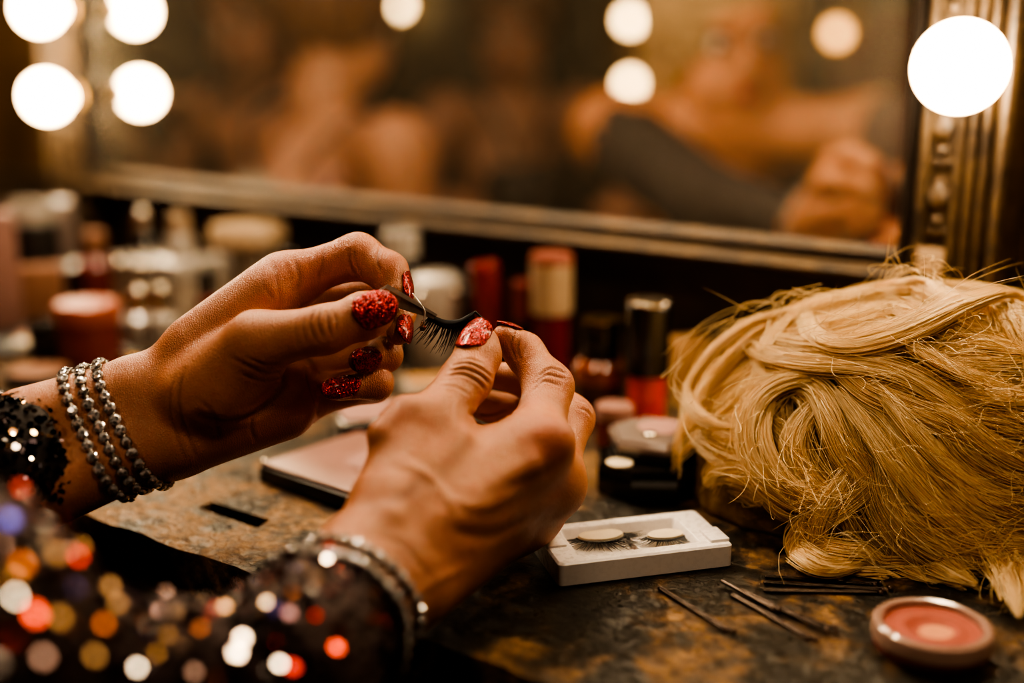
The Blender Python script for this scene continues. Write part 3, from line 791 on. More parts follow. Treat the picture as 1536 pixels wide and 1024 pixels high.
gl = [(37, 745, (1, .62, .48), .0026), (21, 742, red, .0024), (10, 788, (.16, .16, .9), .0030), (106, 842, (.95, .05, .02), .0016), (27, 851, orange, .0026), (44, 924, (1, .10, .02), .0030), (77, 838, bronze, .0024),
      (154, 886, bronze, .0022), (162, 909, bronze, .0022), (144, 938, orange, .0020), (81, 930, bronze, .0024), (200, 1003, silver, .0018), (335, 920, (1, .62, .36), .0020), (302, 949, orange, .0018), (354, 982, (1, .92, .86), .0032),
      (362, 963, (1, .90, .82), .0026), (402, 911, (1, .8, .62), .0016), (433, 926, (.55, .30, .38), .0022), (500, 974, (1, .10, .02), .0024), (435, 1001, (.9, .05, .02), .0026), (417, 997, silver, .0022), (419, 842, orange, .0010),
      (487, 849, (1, .93, .88), .0022), (470, 930, red, .0014), (385, 880, bronze, .0014), (250, 960, bronze, .0018), (290, 1010, rose, .0018), (230, 985, bronze, .0018), (130, 985, bronze, .0022), (60, 985, rose, .0022), (15, 900, silver, .0018)]
sew_sequins(sleeveR, 5200, .0018, [silver, rose, red, red, orange, blue, bronze, bronze, dark, dark, dark, rose, (.25, .05, .08)], gl, seen, 3, sleeveR, .24)
glL = [(50, 652, (1, .80, .50), .0022), (67, 724, (1, .78, .48), .0022), (20, 590, silver, .0012), (60, 568, rose, .0012), (45, 690, silver, .0012), (18, 655, silver, .0012), (30, 735, bronze, .0015), (70, 700, rose, .0012)]
sew_sequins(sleeveL, 1700, .0017, [rose, silver, bronze, dark, dark, dark, dark, (.05, .03, .03)], glL, seen, 5, sleeveL, .32)
# everything above was modelled in world space
for o in performer.children:
    if o.name.startswith(('body',)): continue
    if o.type == 'MESH' and not o.name.startswith('eye'): o.data.transform(Matrix.Translation(Vector(-off)))
    elif o.name.startswith('eye'): o.matrix_basis = Matrix.Translation(Vector(-off)) @ o.matrix_basis

# ------------------------------------------------------------------ rhinestone bracelets
def gem_mesh():
    bm = bmesh.new()
    prof = [(0.0, .46), (.52, .46), (.86, .22), (1.0, 0.0), (.5, -.5), (0, -.7)]
    rings = []
    for i, (r, z) in enumerate(prof):
        if r == 0: rings.append([bm.verts.new((0, 0, z))]); continue
        o = .5 if i % 2 else 0
        rings.append([bm.verts.new((r*math.cos(2*PI*(k+o)/8), r*math.sin(2*PI*(k+o)/8), z)) for k in range(8)])
    for a, b, sft in zip(rings, rings[1:], range(9)):
        if len(a) == 1:
            bm.faces.new(b); continue
        if len(b) == 1:
            for k in range(8): bm.faces.new((a[k], b[0], a[(k+1) % 8]))
            continue
        d = 0 if sft % 2 == 0 else 1
        for k in range(8):
            k1 = (k+1) % 8
            if d: bm.faces.new((a[k], b[k], b[k1])) if False else None
            # triangulated girdle
            j = k if not d else k1
            bm.faces.new((a[k], b[k if not d else k1], a[k1]))
            bm.faces.new((b[(k-1) % 8 if not d else k], b[k if not d else k1], a[k]))
    bmesh.ops.recalc_face_normals(bm, faces=bm.faces[:])
    me = bpy.data.meshes.new('rhinestone'); bm.to_mesh(me); bm.free(); me.materials.append(M['stone']); return me
GEM = gem_mesh()
def bracelet(center, axis, tree, stone, gap, label, group, tilt=0.0, lift=.0, start=0.0, sag=None):
    axis = unit(axis); e1 = unit(np.cross(axis, [0, 0, 1])); e2 = np.cross(axis, e1)
    pts = []
    for i in range(180):
        a = 2*PI*i/180; d = e1*math.cos(a)+e2*math.sin(a)
        o = center+axis*(tilt*math.sin(a+start))
        h = tree.ray_cast(Vector(o+d*.09), Vector(-d), .09)
        r = .09-h[3] if h[0] is not None else .03
        pts.append(o+d*(r+lift))
    pts = np.array(pts)
    for _ in range(14): pts = (np.roll(pts, 1, 0)+np.roll(pts, -1, 0)+2*pts)/4
    rad = pts-center; pts = pts+rad/np.linalg.norm(rad, axis=1, keepdims=True)*stone*.92
    L = np.linalg.norm(np.roll(pts, -1, 0)-pts, axis=1); cum = np.concatenate([[0], np.cumsum(L)]); total = cum[-1]; n = int(total/(stone*2+gap))
    root = empty('bracelet', center, 0, label, 'bracelet', group)
    bm = bmesh.new(); loop = [p-center for p in pts]
    inner = [p*(1-stone*.45/np.linalg.norm(p)) for p in loop]
    bm_tube(bm, inner+[inner[0]], stone*.42, 6, False)
    obj('band', bm, M['setting'], root)
    r = np.random.default_rng(int(center[0]*1e5) % 9999+n)
    P2 = np.vstack([pts, pts[:1]])
    for k in range(n):
        x = total*(k+.5)/n; i = min(np.searchsorted(cum, x, 'right')-1, len(pts)-1); t = (x-cum[i])/L[i]
        p = P2[i]*(1-t)+P2[i+1]*t
        nn = unit(unit(p-center-axis*((p-center)@axis))+r.normal(size=3)*.20); tt = unit(P2[i+1]-P2[i]); bb = np.cross(nn, tt); tt = np.cross(bb, nn)
        g = bpy.data.objects.new('rhinestone', GEM); link(g); g.parent = root
        s = stone*r.uniform(.92, 1.05)
        g.matrix_basis = Matrix.Translation(Vector(p-center)) @ Matrix(np.stack([tt, bb, nn], 1).tolist()).to_4x4() @ Matrix.Rotation(r.uniform(0, PI), 4, 'Z') @ Matrix.Scale(s, 4)
        if k == 0: firstg = g
    # four-claw cups behind the stones
    bm = bmesh.new()
    for k in range(n):
        x = total*(k+.5)/n; i = min(np.searchsorted(cum, x, 'right')-1, len(pts)-1); t = (x-cum[i])/L[i]; p = P2[i]*(1-t)+P2[i+1]*t-center
        nn = unit(p-axis*(p@axis)); tt = unit(P2[i+1]-P2[i]); bb = np.cross(nn, tt)
        Mx = Matrix.Translation(Vector(p-nn*stone*.45)) @ Matrix(np.stack([np.cross(bb, nn), bb, nn], 1).tolist()).to_4x4()
        bm_lathe(bm, [(0, -stone*.35), (stone*.8, -stone*.3), (stone*1.06, stone*.45), (stone*.9, stone*.3)], 8, Mx)
    obj('cup_setting', bm, M['setting'], root)
    return root
sv, sq = mesh_arrays(sleeveR); sv = sv+off
treeR2 = BVHTree.FromPolygons([tuple(v) for v in np.vstack([RV, sv])], [tuple(f) for f in np.vstack([RFq, sq+len(RV)])])
treeL = BVHTree.FromPolygons([tuple(v) for v in LV], [tuple(f) for f in LFq]); treeR = BVHTree.FromPolygons([tuple(v) for v in RV], [tuple(f) for f in RFq])
axL = unit(P(225, 630, .607)-P(90, 690, .592))
axl = unit(P(232, 634, .607)-P(62, 698, .601))
for k, (c, t, nm) in enumerate(((P(204, 640, .606), .0, 'nearest the hand'), (P(181, 649, .604), .0, 'middle of the three strands'), (P(158, 658, .602), .0, 'nearest the sleeve'))):
    bracelet(c, axl, treeL, .0030, .0003, 'single strand rhinestone bracelet on the wrist left of the tweezers, '+nm, 'rhinestone bracelets on the tweezer hand', .004)
axR = unit(P(552, 870, .510)-P(432, 1005, .445))
for k, (c, lf, nm) in enumerate(((P(532, 893, .496), 0, 'nearest the hand'), (P(503, 926, .480), 0, 'nearest the sleeve'))):
    bracelet(c, axR, treeR2, .0027, .0003, 'rhinestone bracelet blurred on the front wrist above the sequinned sleeve, '+nm, 'rhinestone bracelets on the front wrist', .003, lf)
# ------------------------------------------------------------------ the room (wall frame: x = s along the mirror wall, y = q out of it)
EXPOSURE = .10
S0, S1, Q1, HC = -1.25, 2.70, 2.62, 2.7
def wallobj(name, lo, hi, m, kind='structure'):
    o = box(name, lo, hi, m, None, 0, loc=WR, rz=WROT); return tag(o, None, None, None, kind)
wallobj('wall_back', (S0, -.15, 0), (S1, -.030, HC), M['wall_gold'])
wallobj('wall_front', (S0, Q1, 0), (S1, Q1+.12, HC), M['wall_far'])
wallobj('wall_left', (S1, -.15, 0), (S1+.12, Q1+.12, HC), M['wall'])
wallobj('wall_right', (S0-.12, -.15, 0), (S0, Q1+.12, HC), M['wall'])
wallobj('floor', (S0-.12, -.15, -.1), (S1+.12, Q1+.12, 0), M['floor'])
wallobj('ceiling', (S0-.12, -.15, HC), (S1+.12, Q1+.12, HC+.1), M['ceiling'])

# ------------------------------------------------------------------ the mirror with its gilt frame
sR, _ = wall_hit(1338, 300); sL, _ = wall_hit(152, 200)
zb = wall_hit(1320, 372)[1]; zb2 = wall_hit(160, 252)[1]; zb = (zb+zb2)/2
zt = BP['top'][0][2]-.05
mirror = empty('vanity_mirror', WR+np.array([0, 0, zb]), WROT, 'large hazy dressing mirror in a carved gilt and black frame above the crowded table', 'mirror')
Hm = zt-zb
box('mirror_glass', (sR-.02, -.006, -.012), (sL+.02, 0.0, Hm+.01), M['mirror'], mirror, 0)
def extrude(name, prof, z0, z1, m, parent, axis='z', ang=30):
    "closed profile polygon [(a, q)] swept along z (uprights) or s (rails)"
    bm = bmesh.new(); rings = []
    for z in (z0, z1):
        rings.append([bm.verts.new((a, q, z) if axis == 'z' else (z, q, a)) for a, q in prof])
    n = len(prof)
    for i in range(n): bm.faces.new((rings[0][i], rings[0][(i+1) % n], rings[1][(i+1) % n], rings[1][i]))
    bm.faces.new(rings[0]); bm.faces.new(rings[1][::-1])
    bmesh.ops.recalc_face_normals(bm, faces=bm.faces[:])
    return auto_smooth(obj(name, bm, m, parent), ang)
def arc(c0, c1, q0, h, n=7): return [(c0+(c1-c0)*(.5-.5*math.cos(PI*i/n)), q0+h*math.sin(PI*i/n)) for i in range(n+1)]
# upright profile measured outwards from the glass edge (0 = glass edge)
def stile_prof(x0, sgn, w):
    p = [(0, -.02), (0, .004)]+arc(.001, .006, .004, .004)+[(.0075, .002), (.0075, -.004)]
    blk = [(.0075, -.02), (.0075, .006), (.010, .012), (.016, .012), (.018, .004), (.018, -.02)]
    gold = [(.018, -.02), (.018, .006)]+arc(.019, .027, .010, .007)+[(.0285, .009), (.0285, .011), (w*.50, .011), (w*.50, .009)]
    for k in range(3):
        a = w*(.52+.10*k); gold += [(a, .009)]+arc(a, a+w*.082, .012, .006)+[(a+w*.088, .009)]
    gold += arc(w*.83, w*.97, .010, .011)+[(w, .004), (w, -.02)]
    f = lambda q: [(x0+sgn*a, b) for a, b in q]
    return f(blk), f(gold)
WST = .080
for x0, sgn in ((sR, -1), (sL, 1)):
    blk, gold = stile_prof(x0, sgn, WST)
    st = extrude('side_stile', gold, -.075, Hm+.09, M['gilt'], mirror)
    extrude('black_fillet', blk, -.02, Hm+.02, M['ebony'], st)
    # carved leaf scrolls on the flat of the upright
    bm = bmesh.new(); r = random.Random(5 if sgn < 0 else 9)
    cx = x0+sgn*(.0285+WST*.5)/2; z = -.06; hw = (WST*.5-.0285)*.5
    while z < Hm+.06:
        for k in range(5):
            a = -1+.5*k
            bm_tube(bm, [(cx+a*hw*t*.9, .011+.004*math.sin(PI*t), z+.022*t*(1-.35*abs(a))) for t in np.linspace(0, 1, 6)], [.0024*math.sin(PI*(.15+.8*t))+.0006 for t in np.linspace(0, 1, 6)], 7)
        for sg in (-1, 1):
            bm_tube(bm, [(cx+sg*(hw*.5+hw*.38*math.cos(t)*(1-t/9)), .013, z+.030+hw*.5*math.sin(t)*(1-t/9)) for t in np.linspace(0, 6.5, 18)], .0017, 6)
        bmesh.ops.create_icosphere(bm, subdivisions=2, radius=.0042, matrix=Matrix.Translation((cx, .0125, z+.038)))
        z += .044
    obj('carved_leaf_scroll', bm, M['gilt'], st)
railp = [(.0, -.02), (.0, .003), (-.004, .008), (-.006, .004), (-.0115, .003), (-.0115, .010)]+[(-.0125-.0085*(.5-.5*math.cos(PI*i/7)), .012+.010*math.sin(PI*i/7)) for i in range(8)]+[(-.0225, .008), (-.0225, -.02)]
extrude('bottom_rail', railp, sR-.02, sL+.02, M['gilt'], mirror, 's')
extrude('dark_fillet', [(-.0045, -.02), (-.0045, .0095), (-.0112, .0095), (-.0112, -.02)], sR-.018, sL+.018, M['ebony'], mirror, 's')
topp = [(Hm-a*3.6, q) for a, q in railp]
extrude('top_rail', topp, sR-WST, sL+WST, M['gilt'], mirror, 's')
bo = box('backboard', (S0+.05, -.028, TZ-.02-zb), (S1-.5, -.018, -.016), M['backboard'], mirror, 0)

# bulbs in brass cups round the frame and on the far wall ------------------------
def make_bulb(pos, nrm, rad, mat, label, group, rot, reach=.0362):
    e_ = reach/rad
    t = empty('light_bulb', pos, rot, label, 'light bulb', group)
    prof = [(0, rad)]+[(rad*math.sin(a), rad*math.cos(a)) for a in np.linspace(.12, 2.62, 22)]+[(rad*.42, -rad*1.02), (rad*.40, -rad*1.12), (0, -rad*1.12)]
    bm = bmesh.new(); bm_lathe(bm, prof, 36, Matrix.Rotation(-PI/2, 4, 'X'))
    bmesh.ops.recalc_face_normals(bm, faces=bm.faces[:]); obj('glass_globe', bm, mat, t)
    bm = bmesh.new(); bm_lathe(bm, [(0, -rad*.98), (rad*.40, -rad*.98), (rad*.42, -rad*1.1), (rad*.42, -rad*(e_-.14)), (rad*.50, -rad*(e_-.1)), (rad*.50, -rad*e_), (0, -rad*e_)], 28, Matrix.Rotation(-PI/2, 4, 'X'))
    bmesh.ops.recalc_face_normals(bm, faces=bm.faces[:]); auto_smooth(obj('lamp_socket', bm, M['brass'], t))
    return t
RB_, RL_ = .0275, .0235
make_bulb(BP['right'][0], wn, RB_, M['bulb'], 'big glowing globe bulb on the carved upright beside the wig', None, WROT)
for p in BP['right'][1:]: make_bulb(p, wn, RB_, M['bulb'], 'globe bulb higher up the upright behind the wig, above the top of the picture', 'bulbs above the picture', WROT)
make_bulb(BP['left'][0], wn, RL_, M['bulb'], 'lower glowing globe bulb on the far mirror upright', None, WROT)
make_bulb(BP['left'][1], wn, RL_, M['bulb'], 'upper glowing globe bulb on the far mirror upright, cut by the top edge', None, WROT)
for p in BP['left'][2:]+BP['top']: make_bulb(p, wn, RB_, M['bulb'], 'globe bulb along the mirror frame above the top of the picture', 'bulbs above the picture', WROT)

def on_far_wall(u, v, q):
    d = ray(u, v); t = (np.dot(wn, WR)-q-np.dot(wn, CAM))/np.dot(wn, d); return mirrored(CAM+d*t)
far = [(945, 30, 'bulb_far', 'round bulb seen in the mirror left of the blonde head, upper of the pair'), (945, 125, 'bulb_far', 'round bulb seen in the mirror left of the blonde head, lower of the pair'),
       (1255, 50, 'bulb_amber', 'amber round bulb seen in the mirror right of the blonde head'), (598, 8, 'bulb_far', 'round bulb seen in the mirror at the top edge, above the bare shoulder')]
for u, v, m, lab in far:
    make_bulb(on_far_wall(u, v, Q1-.075), -wn, .026, M[m], lab, None, WROT+PI, .0495)
# the boards that carry those bulbs
def far_board(u0, u1, v0, v1, label):
    a = on_far_wall((u0+u1)/2, (v0+v1)/2, Q1-.012); sc = 3.9/F
    t = empty('bulb_board', a, WROT, label, 'lamp board')
    w_, h_ = abs(u1-u0)*sc/2, abs(v1-v0)*sc/2
    box('board', (-w_, -.012, -h_), (w_, .011, h_), M['gilt'], t, .004)
    box('edge_bead', (-w_-.008, -.006, -h_-.008), (w_+.008, .010, h_+.008), M['brass'], t, .003)
# a key lamp above the mirror and three added fill lamps, no fixtures
def area_lamp(name, pos, aim, size, energy, col):
    l = bpy.data.lights.new(name, 'AREA'); l.shape = 'DISK'; l.size = size; l.energy = energy; l.color = col
    o = bpy.data.objects.new(name, l); link(o); o.location = Vector(pos); o.rotation_euler = (Vector(aim)-Vector(pos)).to_track_quat('-Z', 'Y').to_euler(); return o
area_lamp('mirror_top_lamp', (-.34, .93, TZ+.78), (.02, .58, TZ+.05), .12, 4.6, (1.0, .76, .52))
area_lamp('fill_lamp', (-.75, -.25, 2.25), (.0, .6, TZ+.1), .25, 4.4, (1.0, .72, .48))  # unseen front fill added for the hands
area_lamp('fill_lamp', (.55, -.1, 2.2), (.15, .6, TZ), .25, 4.4, (1.0, .72, .48))
area_lamp('fill_lamp', (-1.0, 1.58, 2.30), (-1.3, .98, 1.1), .35, 7.0, (1.0, .76, .56))  # unseen fill added to brighten the reflected performers
far_board(915, 975, -230, 190, 'narrow gilt board with two round bulbs on the opposite wall')
far_board(1230, 1280, -160, 110, 'narrow gilt board with one amber bulb on the opposite wall')
far_board(560, 620, -250, 45, 'narrow gilt board with a bulb at the top edge on the opposite wall')

# a dark red robe on a hook, reflected right of the blonde head
a = on_far_wall(1345, 20, Q1-.08)
robe = empty('hanging_robe', a, WROT, 'dark red robe hanging on the opposite wall, dim in the mirror', 'robe')
bm = bmesh.new(); n = 40
rings = []
for z, wv, dp in ((0.02, .03, .012), (-.05, .12, .022), (-.15, .16, .028), (-.45, .19, .035), (-.95, .24, .04)):
    rings.append([bm.verts.new((wv*math.cos(2*PI*i/n)*(1+.06*math.sin(i*2.2)), dp*math.sin(2*PI*i/n)*(1+.25*math.sin(i*2.9)), z)) for i in range(n)])
for p, q in zip(rings, rings[1:]):
    for i in range(n): bm.faces.new((p[i], p[(i+1) % n], q[(i+1) % n], q[i]))
bm.faces.new(rings[0]); bm.faces.new(rings[-1])
bmesh.ops.recalc_face_normals(bm, faces=bm.faces[:]); obj('robe_cloth', bm, M['red_cloth'], robe)
tube('hanger_hook', [(0, .078, .10), (0, .0, .11), (0, -.012, .09), (0, .0, .06), (0, 0, .01)], .004, M['brass'], robe)

# ------------------------------------------------------------------ the dressing table
pe = onz(190, 790); qe = float((pe-WR)@wn); se = float((pe-WR)@wd)
pe2 = onz(780, 1016); qe2 = float((pe2-WR)@wn)
QF = (qe+qe2)/2
table = empty('dressing_table', WR, WROT, 'long worn black lacquered dressing table with flaking paint under the mirror', 'table')
TS0, TS1 = -.95, 2.0
bm = bmesh.new(); r = random.Random(3)
outer = [(TS0, -.017), (TS1, -.017)]
k = TS1
pts = []
while k > TS0:
    pts.append((k, QF+r.uniform(-.0016, .0016)-(.003 if r.random() < .08 else 0))); k -= .012
outer += pts+[(TS0, QF)]
def loop(pl, z):
    vs = [bm.verts.new((x, y, z)) for x, y in pl]; es = [bm.edges.new((a, b)) for a, b in zip(vs, vs[1:]+vs[:1])]; return es
slot_px = [(318, 752), (404, 779), (386, 791), (297, 761)]
slot = []
for u, v in slot_px:
    p = onz(u, v); slot.append((float((p-WR)@wd), float((p-WR)@wn)))
es = loop(outer, TZ)+loop(slot, TZ)
bmesh.ops.triangle_fill(bm, use_beauty=True, use_dissolve=False, edges=es)
top = bm.faces[:]
ex = bmesh.ops.extrude_face_region(bm, geom=top)
for v in ex['geom']:
    if isinstance(v, bmesh.types.BMVert): v.co.z -= .032
bmesh.ops.recalc_face_normals(bm, faces=bm.faces[:])
tt = obj('table_top', bm, M['table'], table, smooth=False)
bev = tt.modifiers.new('edge', 'BEVEL'); bev.width = .0022; bev.segments = 3; bev.limit_method = 'ANGLE'; bev.angle_limit = math.radians(40)
box('front_apron', (TS0+.03, QF-.045, TZ-.14), (TS1-.03, QF-.022, TZ-.030), M['ebony'], table, .002)
box('slot_well', (min(x for x, y in slot)-.006, min(y for x, y in slot)-.006, TZ-.060), (max(x for x, y in slot)+.006, max(y for x, y in slot)+.006, TZ-.034), M['ebony'], table, .001)
for x in (TS0+.06, TS1-.06):
    for y in (.03, QF-.06):
        lathe('leg', [(0, 0), (.018, 0), (.022, .02), (.016, .06), (.026, .30), (.030, .62), (.022, .66), (.032, .69), (.032, TZ-.032), (0, TZ-.032)], M['ebony'], table, 20, loc=(x, y, 0))

# paper tag on the upright, above the wig
tp = wall_hit(1396, 391, .022)
tg = box('paper_tag', (-.0085, 0, -.0085), (.0085, .0012, .0085), M['cream'], None, .0004, loc=W(tp[0], .0225, tp[1]), rz=WROT)
tag(tg, 'small square cream paper tag stuck to the carved upright above the wig', 'tag')
# ------------------------------------------------------------------ things on the table
def gpos(u, v): p = onz(u, v); return np.array([p[0], p[1], TZ])
def depth_of(p): return float((np.asarray(p)-CAM)@fw)
def px(n, p): return n*depth_of(p)/F            # pixels -> metres at that point
def height_to(p, v):
    "height above the table of the line of sight at row v over point p"
    hd = math.hypot(p[0], p[1]); d = ray(768+F*p[0]/max(depth_of(p), .01), v); return CAMZ+d[2]/math.hypot(d[0], d[1])*hd-TZ
def cyl(r, h, b=.0012): return [(0, 0), (r-b, 0), (r, b), (r, h-b), (r-b, h), (0, h)]
def container(name, label, cat, p, parts, rz=0, group=None, seg=36, tilt=None):
    t = empty(name, p, rz, label, cat, group)
    if tilt: t.rotation_euler = tilt
    for nm, prof, m in parts: lathe(nm, prof, M[m], t, seg)
    return t
# -- the false lash tray -------------------------------------------------------
A, B, Cc = onz(838, 882), onz(1099, 850), onz(1046, 763, TZ+.0125)
A[2] = B[2] = TZ; Cc[2] = TZ
ex_ = unit(B-A); ey_ = np.array([-ex_[1], ex_[0], 0]); LX = np.linalg.norm(B-A); LY = float((Cc-B)@ey_)
tray = empty('lash_tray', A, math.atan2(ex_[1], ex_[0]), 'white plastic tray holding two spare false lashes on cream pads', 'tray')
HT = .0125
def tray_mesh():
    bm = bmesh.new()
    # outer shell with a recess: rows of rings
    def rect(x0, y0, x1, y1, z, rr, n=5):
        pts = []
        for cx, cy, a0 in ((x1-rr, y1-rr, 0), (x0+rr, y1-rr, PI/2), (x0+rr, y0+rr, PI), (x1-rr, y0+rr, 1.5*PI)):
            for i in range(n+1): a = a0+PI/2*i/n; pts.append(bm.verts.new((cx+rr*math.cos(a), cy+rr*math.sin(a), z)))
        return pts
    w = .0085
    R = [rect(.0008, .0008, LX-.0008, LY-.0008, 0, .0025), rect(0, 0, LX, LY, .0008, .003), rect(0, 0, LX, LY, HT-.001, .003), rect(.0010, .0010, LX-.001, LY-.001, HT, .0025),
         rect(w+.004, w*.8, LX-w-.006, LY-w*.8, HT, .002), rect(w+.0048, w*.8+.0008, LX-w-.0068, LY-w*.8-.0008, HT-.0009, .002), rect(w+.007, w*.8+.0025, LX-w-.009, LY-w*.8-.0025, .0050, .002)]
    for a, b in zip(R, R[1:]):
        n = len(a)
        for i in range(n): bm.faces.new((a[i], a[(i+1) % n], b[(i+1) % n], b[i]))
    bm.faces.new(R[0][::-1]); bm.faces.new(R[-1])
    bmesh.ops.recalc_face_normals(bm, faces=bm.faces[:])
    return bm
auto_smooth(obj('tray_shell', tray_mesh(), M['white_plastic'], tray), 40)
box('finger_tab', (LX-.0105, .004, HT-.002), (LX-.0002, LY*.42, HT+.0016), M['white_plastic'], tray, .0008)
box('finger_tab', (.0002, LY*.40, HT-.002), (.0105, LY*.95, HT+.0012), M['white_plastic'], tray, .0008)
box('divider', (LX*.515, .010, .0045), (LX*.535, LY-.010, HT-.004), M['white_plastic'], tray, .0008)
def false_lash(name, label, loc, rz, wl, depth, npx, hair, up=.5, fan=.9, seed=1, pad=True, group=None, loose=False):
    t = empty(name, loc, rz, label, 'false lash', group); rr = random.Random(seed)
    if pad:
        lathe('pad', [(0, .0), (wl*.40, 0), (wl*.43, .0010), (wl*.41, .0022), (wl*.34, .0027), (0, .0029)], M['cream_pad'], t, 40, 40, 1.0, .56, loc=(0, 0, .0075))
    band = []
    for i in range(25):
        a = PI+PI*i/24; band.append((wl*.46*math.cos(a), wl*.46*.62*math.sin(a), .0086))
    tube('lash_band', band, .0007, M['lash'], t, 6)
    bm = bmesh.new()
    for i in range(npx):
        f = (i+.5)/npx; a = PI+PI*f+rr.uniform(-.02, .02); ln = hair*(.62+.38*math.sin(PI*f)**.7)*rr.uniform(.75, 1.12)
        c = np.array([wl*.46*math.cos(a), wl*.46*.62*math.sin(a), .0086]); d = unit([math.cos(a)*fan+rr.uniform(-.25, .25), math.sin(a), 0]); pts = []
        for k in range(6):
            s = k/5; pts.append(c+d*ln*s+np.array([rr.uniform(-.0002, .0002), 0, -.0006*s+ln*up*.25*s*s]))
        bm_tube(bm, pts, [.00040*(1-.8*k/5) for k in range(6)], 4)
    obj('lash_hairs', bm, M['lash'], t); return t
def tray_pt(u, v, z): p = onz(u, v, TZ+z); return p
RZT = math.atan2(ex_[1], ex_[0])
false_lash('false_lash', 'long spiky black false lash on the tray pad beside the hand', tray_pt(901, 801, .0095)-[0, 0, .0095], RZT, .0285, .5, 36, .0145, .45, 1.05, 3, True, 'false lashes in the white tray')
false_lash('false_lash', 'short black false lash on the tray pad nearer the wig', tray_pt(998, 800, .0095)-[0, 0, .0095], RZT, .0235, .5, 32, .0085, .35, .9, 4, True, 'false lashes in the white tray')

# -- bobby pins ----------------------------------------------------------------
def bobby_pin(a, b, label, z=0.0, open_=.0016, group='bobby pins scattered before the wig', flip=1):
    A, B = gpos(*a), gpos(*b); L = np.linalg.norm(B-A)
    t = empty('bobby_pin', A+[0, 0, z], math.atan2(B[1]-A[1], B[0]-A[0]), label, 'bobby pin', group)
    # bend at 0, tips at L; the lower prong straight, the upper one crimped
    up, lo = [], []
    for i in range(24):
        x = L*i/23; up.append((x, flip*(open_*.5+.0004*(math.sin(i*1.3) if 7 < i < 18 else 0)+.0010*max(0, (i-19)/4)), .0011)); lo.append((x*.94, -flip*open_*.5, .0011))
    bend = [(-.0012*math.sin(PI*k/6), -flip*open_*.5*math.cos(PI*k/6), .0011) for k in range(7)]
    bm = bmesh.new(); bm_tube(bm, lo[::-1]+bend[1:-1]+up, .00064, 7, True, 1.25); obj('wire', bm, M['pin'], t)
    for p in (up[-1], lo[-1]):
        bm = bmesh.new(); bmesh.ops.create_uvsphere(bm, u_segments=12, v_segments=8, radius=.00125, matrix=Matrix.Translation(p)); obj('tip', bm, M['pin_tip'], t)
    return t
bobby_pin((991, 886), (1096, 952), 'single black bobby pin lying apart, just in front of the white lash tray')
bobby_pin((1100, 896), (1220, 964), 'bobby pin of the crossed bunch, the one lying on the side of the lash tray')
bobby_pin((1112, 892), (1250, 957), 'bobby pin of the crossed bunch, resting across the middle of the others', .0011)
bobby_pin((1137, 905), (1249, 946), 'bobby pin of the crossed bunch, the one on the side of the rose compact', .0)
bobby_pin((1084, 881), (1165, 925), 'thin bobby pin poking out beyond the end of the crossed bunch', .0020, .0008)
bobby_pin((1150, 889), (1331, 891), 'lowest of the stacked bobby pins lying level below the wig curl')
bobby_pin((1150, 877), (1336, 888), 'middle of the stacked bobby pins lying level below the wig curl', .0)
bobby_pin((1152, 868), (1322, 880), 'uppermost of the stacked bobby pins, touching the wig curl', .0)

# -- rose blush compact in the front corner -------------------------------------
pc = gpos(1395, 975); rc = px(177, pc)/2
compact = empty('blush_compact', pc, 0, 'round clear rimmed compact of worn rose blush in the front corner by the bobby pins', 'compact')
lathe('base', [(0, 0), (rc*.86, 0), (rc*.94, .0015), (rc*.97, .004), (rc*.95, .0062), (0, .0062)], M['wine'], compact, 56)
lathe('rim', [(rc*.90, .0060), (rc*1.0, .0064), (rc*1.0, .0105), (rc*.97, .0130), (rc*.90, .0138), (rc*.82, .0132), (rc*.79, .0108), (rc*.79, .0060)], M['rose_clear'], compact, 56)
bm = bmesh.new(); prof = [(0, .0092)]+[(rc*.80*x, .0092+.0016*min(1, x*1.8)**2+(.0006*math.sin(x*14) if x < .9 else 0)) for x in np.linspace(.08, 1, 12)]+[(rc*.80, .006), (0, .006)]
bm_lathe(bm, prof, 56); bmesh.ops.recalc_face_normals(bm, faces=bm.faces[:]); obj('blush_pan', bm, M['blush'], compact)
bm = bmesh.new(); bm_lathe(bm, [(0, .0098), (rc*.18, .0100), (rc*.30, .0102), (rc*.33, .0098), (0, .0096)], 32, Matrix.Translation((rc*.06, -rc*.16, 0))); obj('worn_spot', bm, M['blush_worn'], compact)

# -- lip products, jars and bottles ---------------------------------------------
def tube_item(u, vb, vt, w, name, label, cat, body, capm, split, name_b='tube', name_c='cap', narrow=.86, tipm=None, tilt=None, group=None, vs=None):
    p = gpos(u, vb); r = px(w, p)/2; h = height_to(p, vt); s = h*split
    parts = [(name_b, [(0, 0), (r*narrow-.001, 0), (r*narrow, .001), (r*narrow, s-.001), (r*narrow*.96, s), (0, s)], body), (name_c, [(0, s-.0005), (r-.0008, s-.0005), (r, s+.0005), (r, h-.002), (r-.0015, h), (0, h)], capm)]
    if tipm: parts.append(('cap_end', [(0, h-.001), (r*1.01, h-.001), (r*1.02, h+.003), (r*.96, h+.006), (0, h+.006)], tipm))
    return container(name, label, cat, p, parts, 0, group, tilt=tilt)
g = tube_item(968, 650, 452, 66, 'lip_gloss', 'red lip gloss tube with black cap and silver top standing behind the stacked compacts', 'lip gloss', 'red_liquid', 'black_plastic', .47, narrow=.86)
p = gpos(968, 650); r = px(66, p)/2; h = height_to(p, 452)
lathe('silver_disc', [(0, h-.001), (r*.99, h-.001), (r*1.0, h+.0006), (r*.92, h+.0012), (r*.5, h+.0004), (0, h+.0006)], M['silver_cap'], g, 36)
lathe('clear_sleeve', [(r*.86, .0005), (r*.985, .0005), (r*.985, h*.465), (r*.86, h*.465)], M['clear'], g, 36)
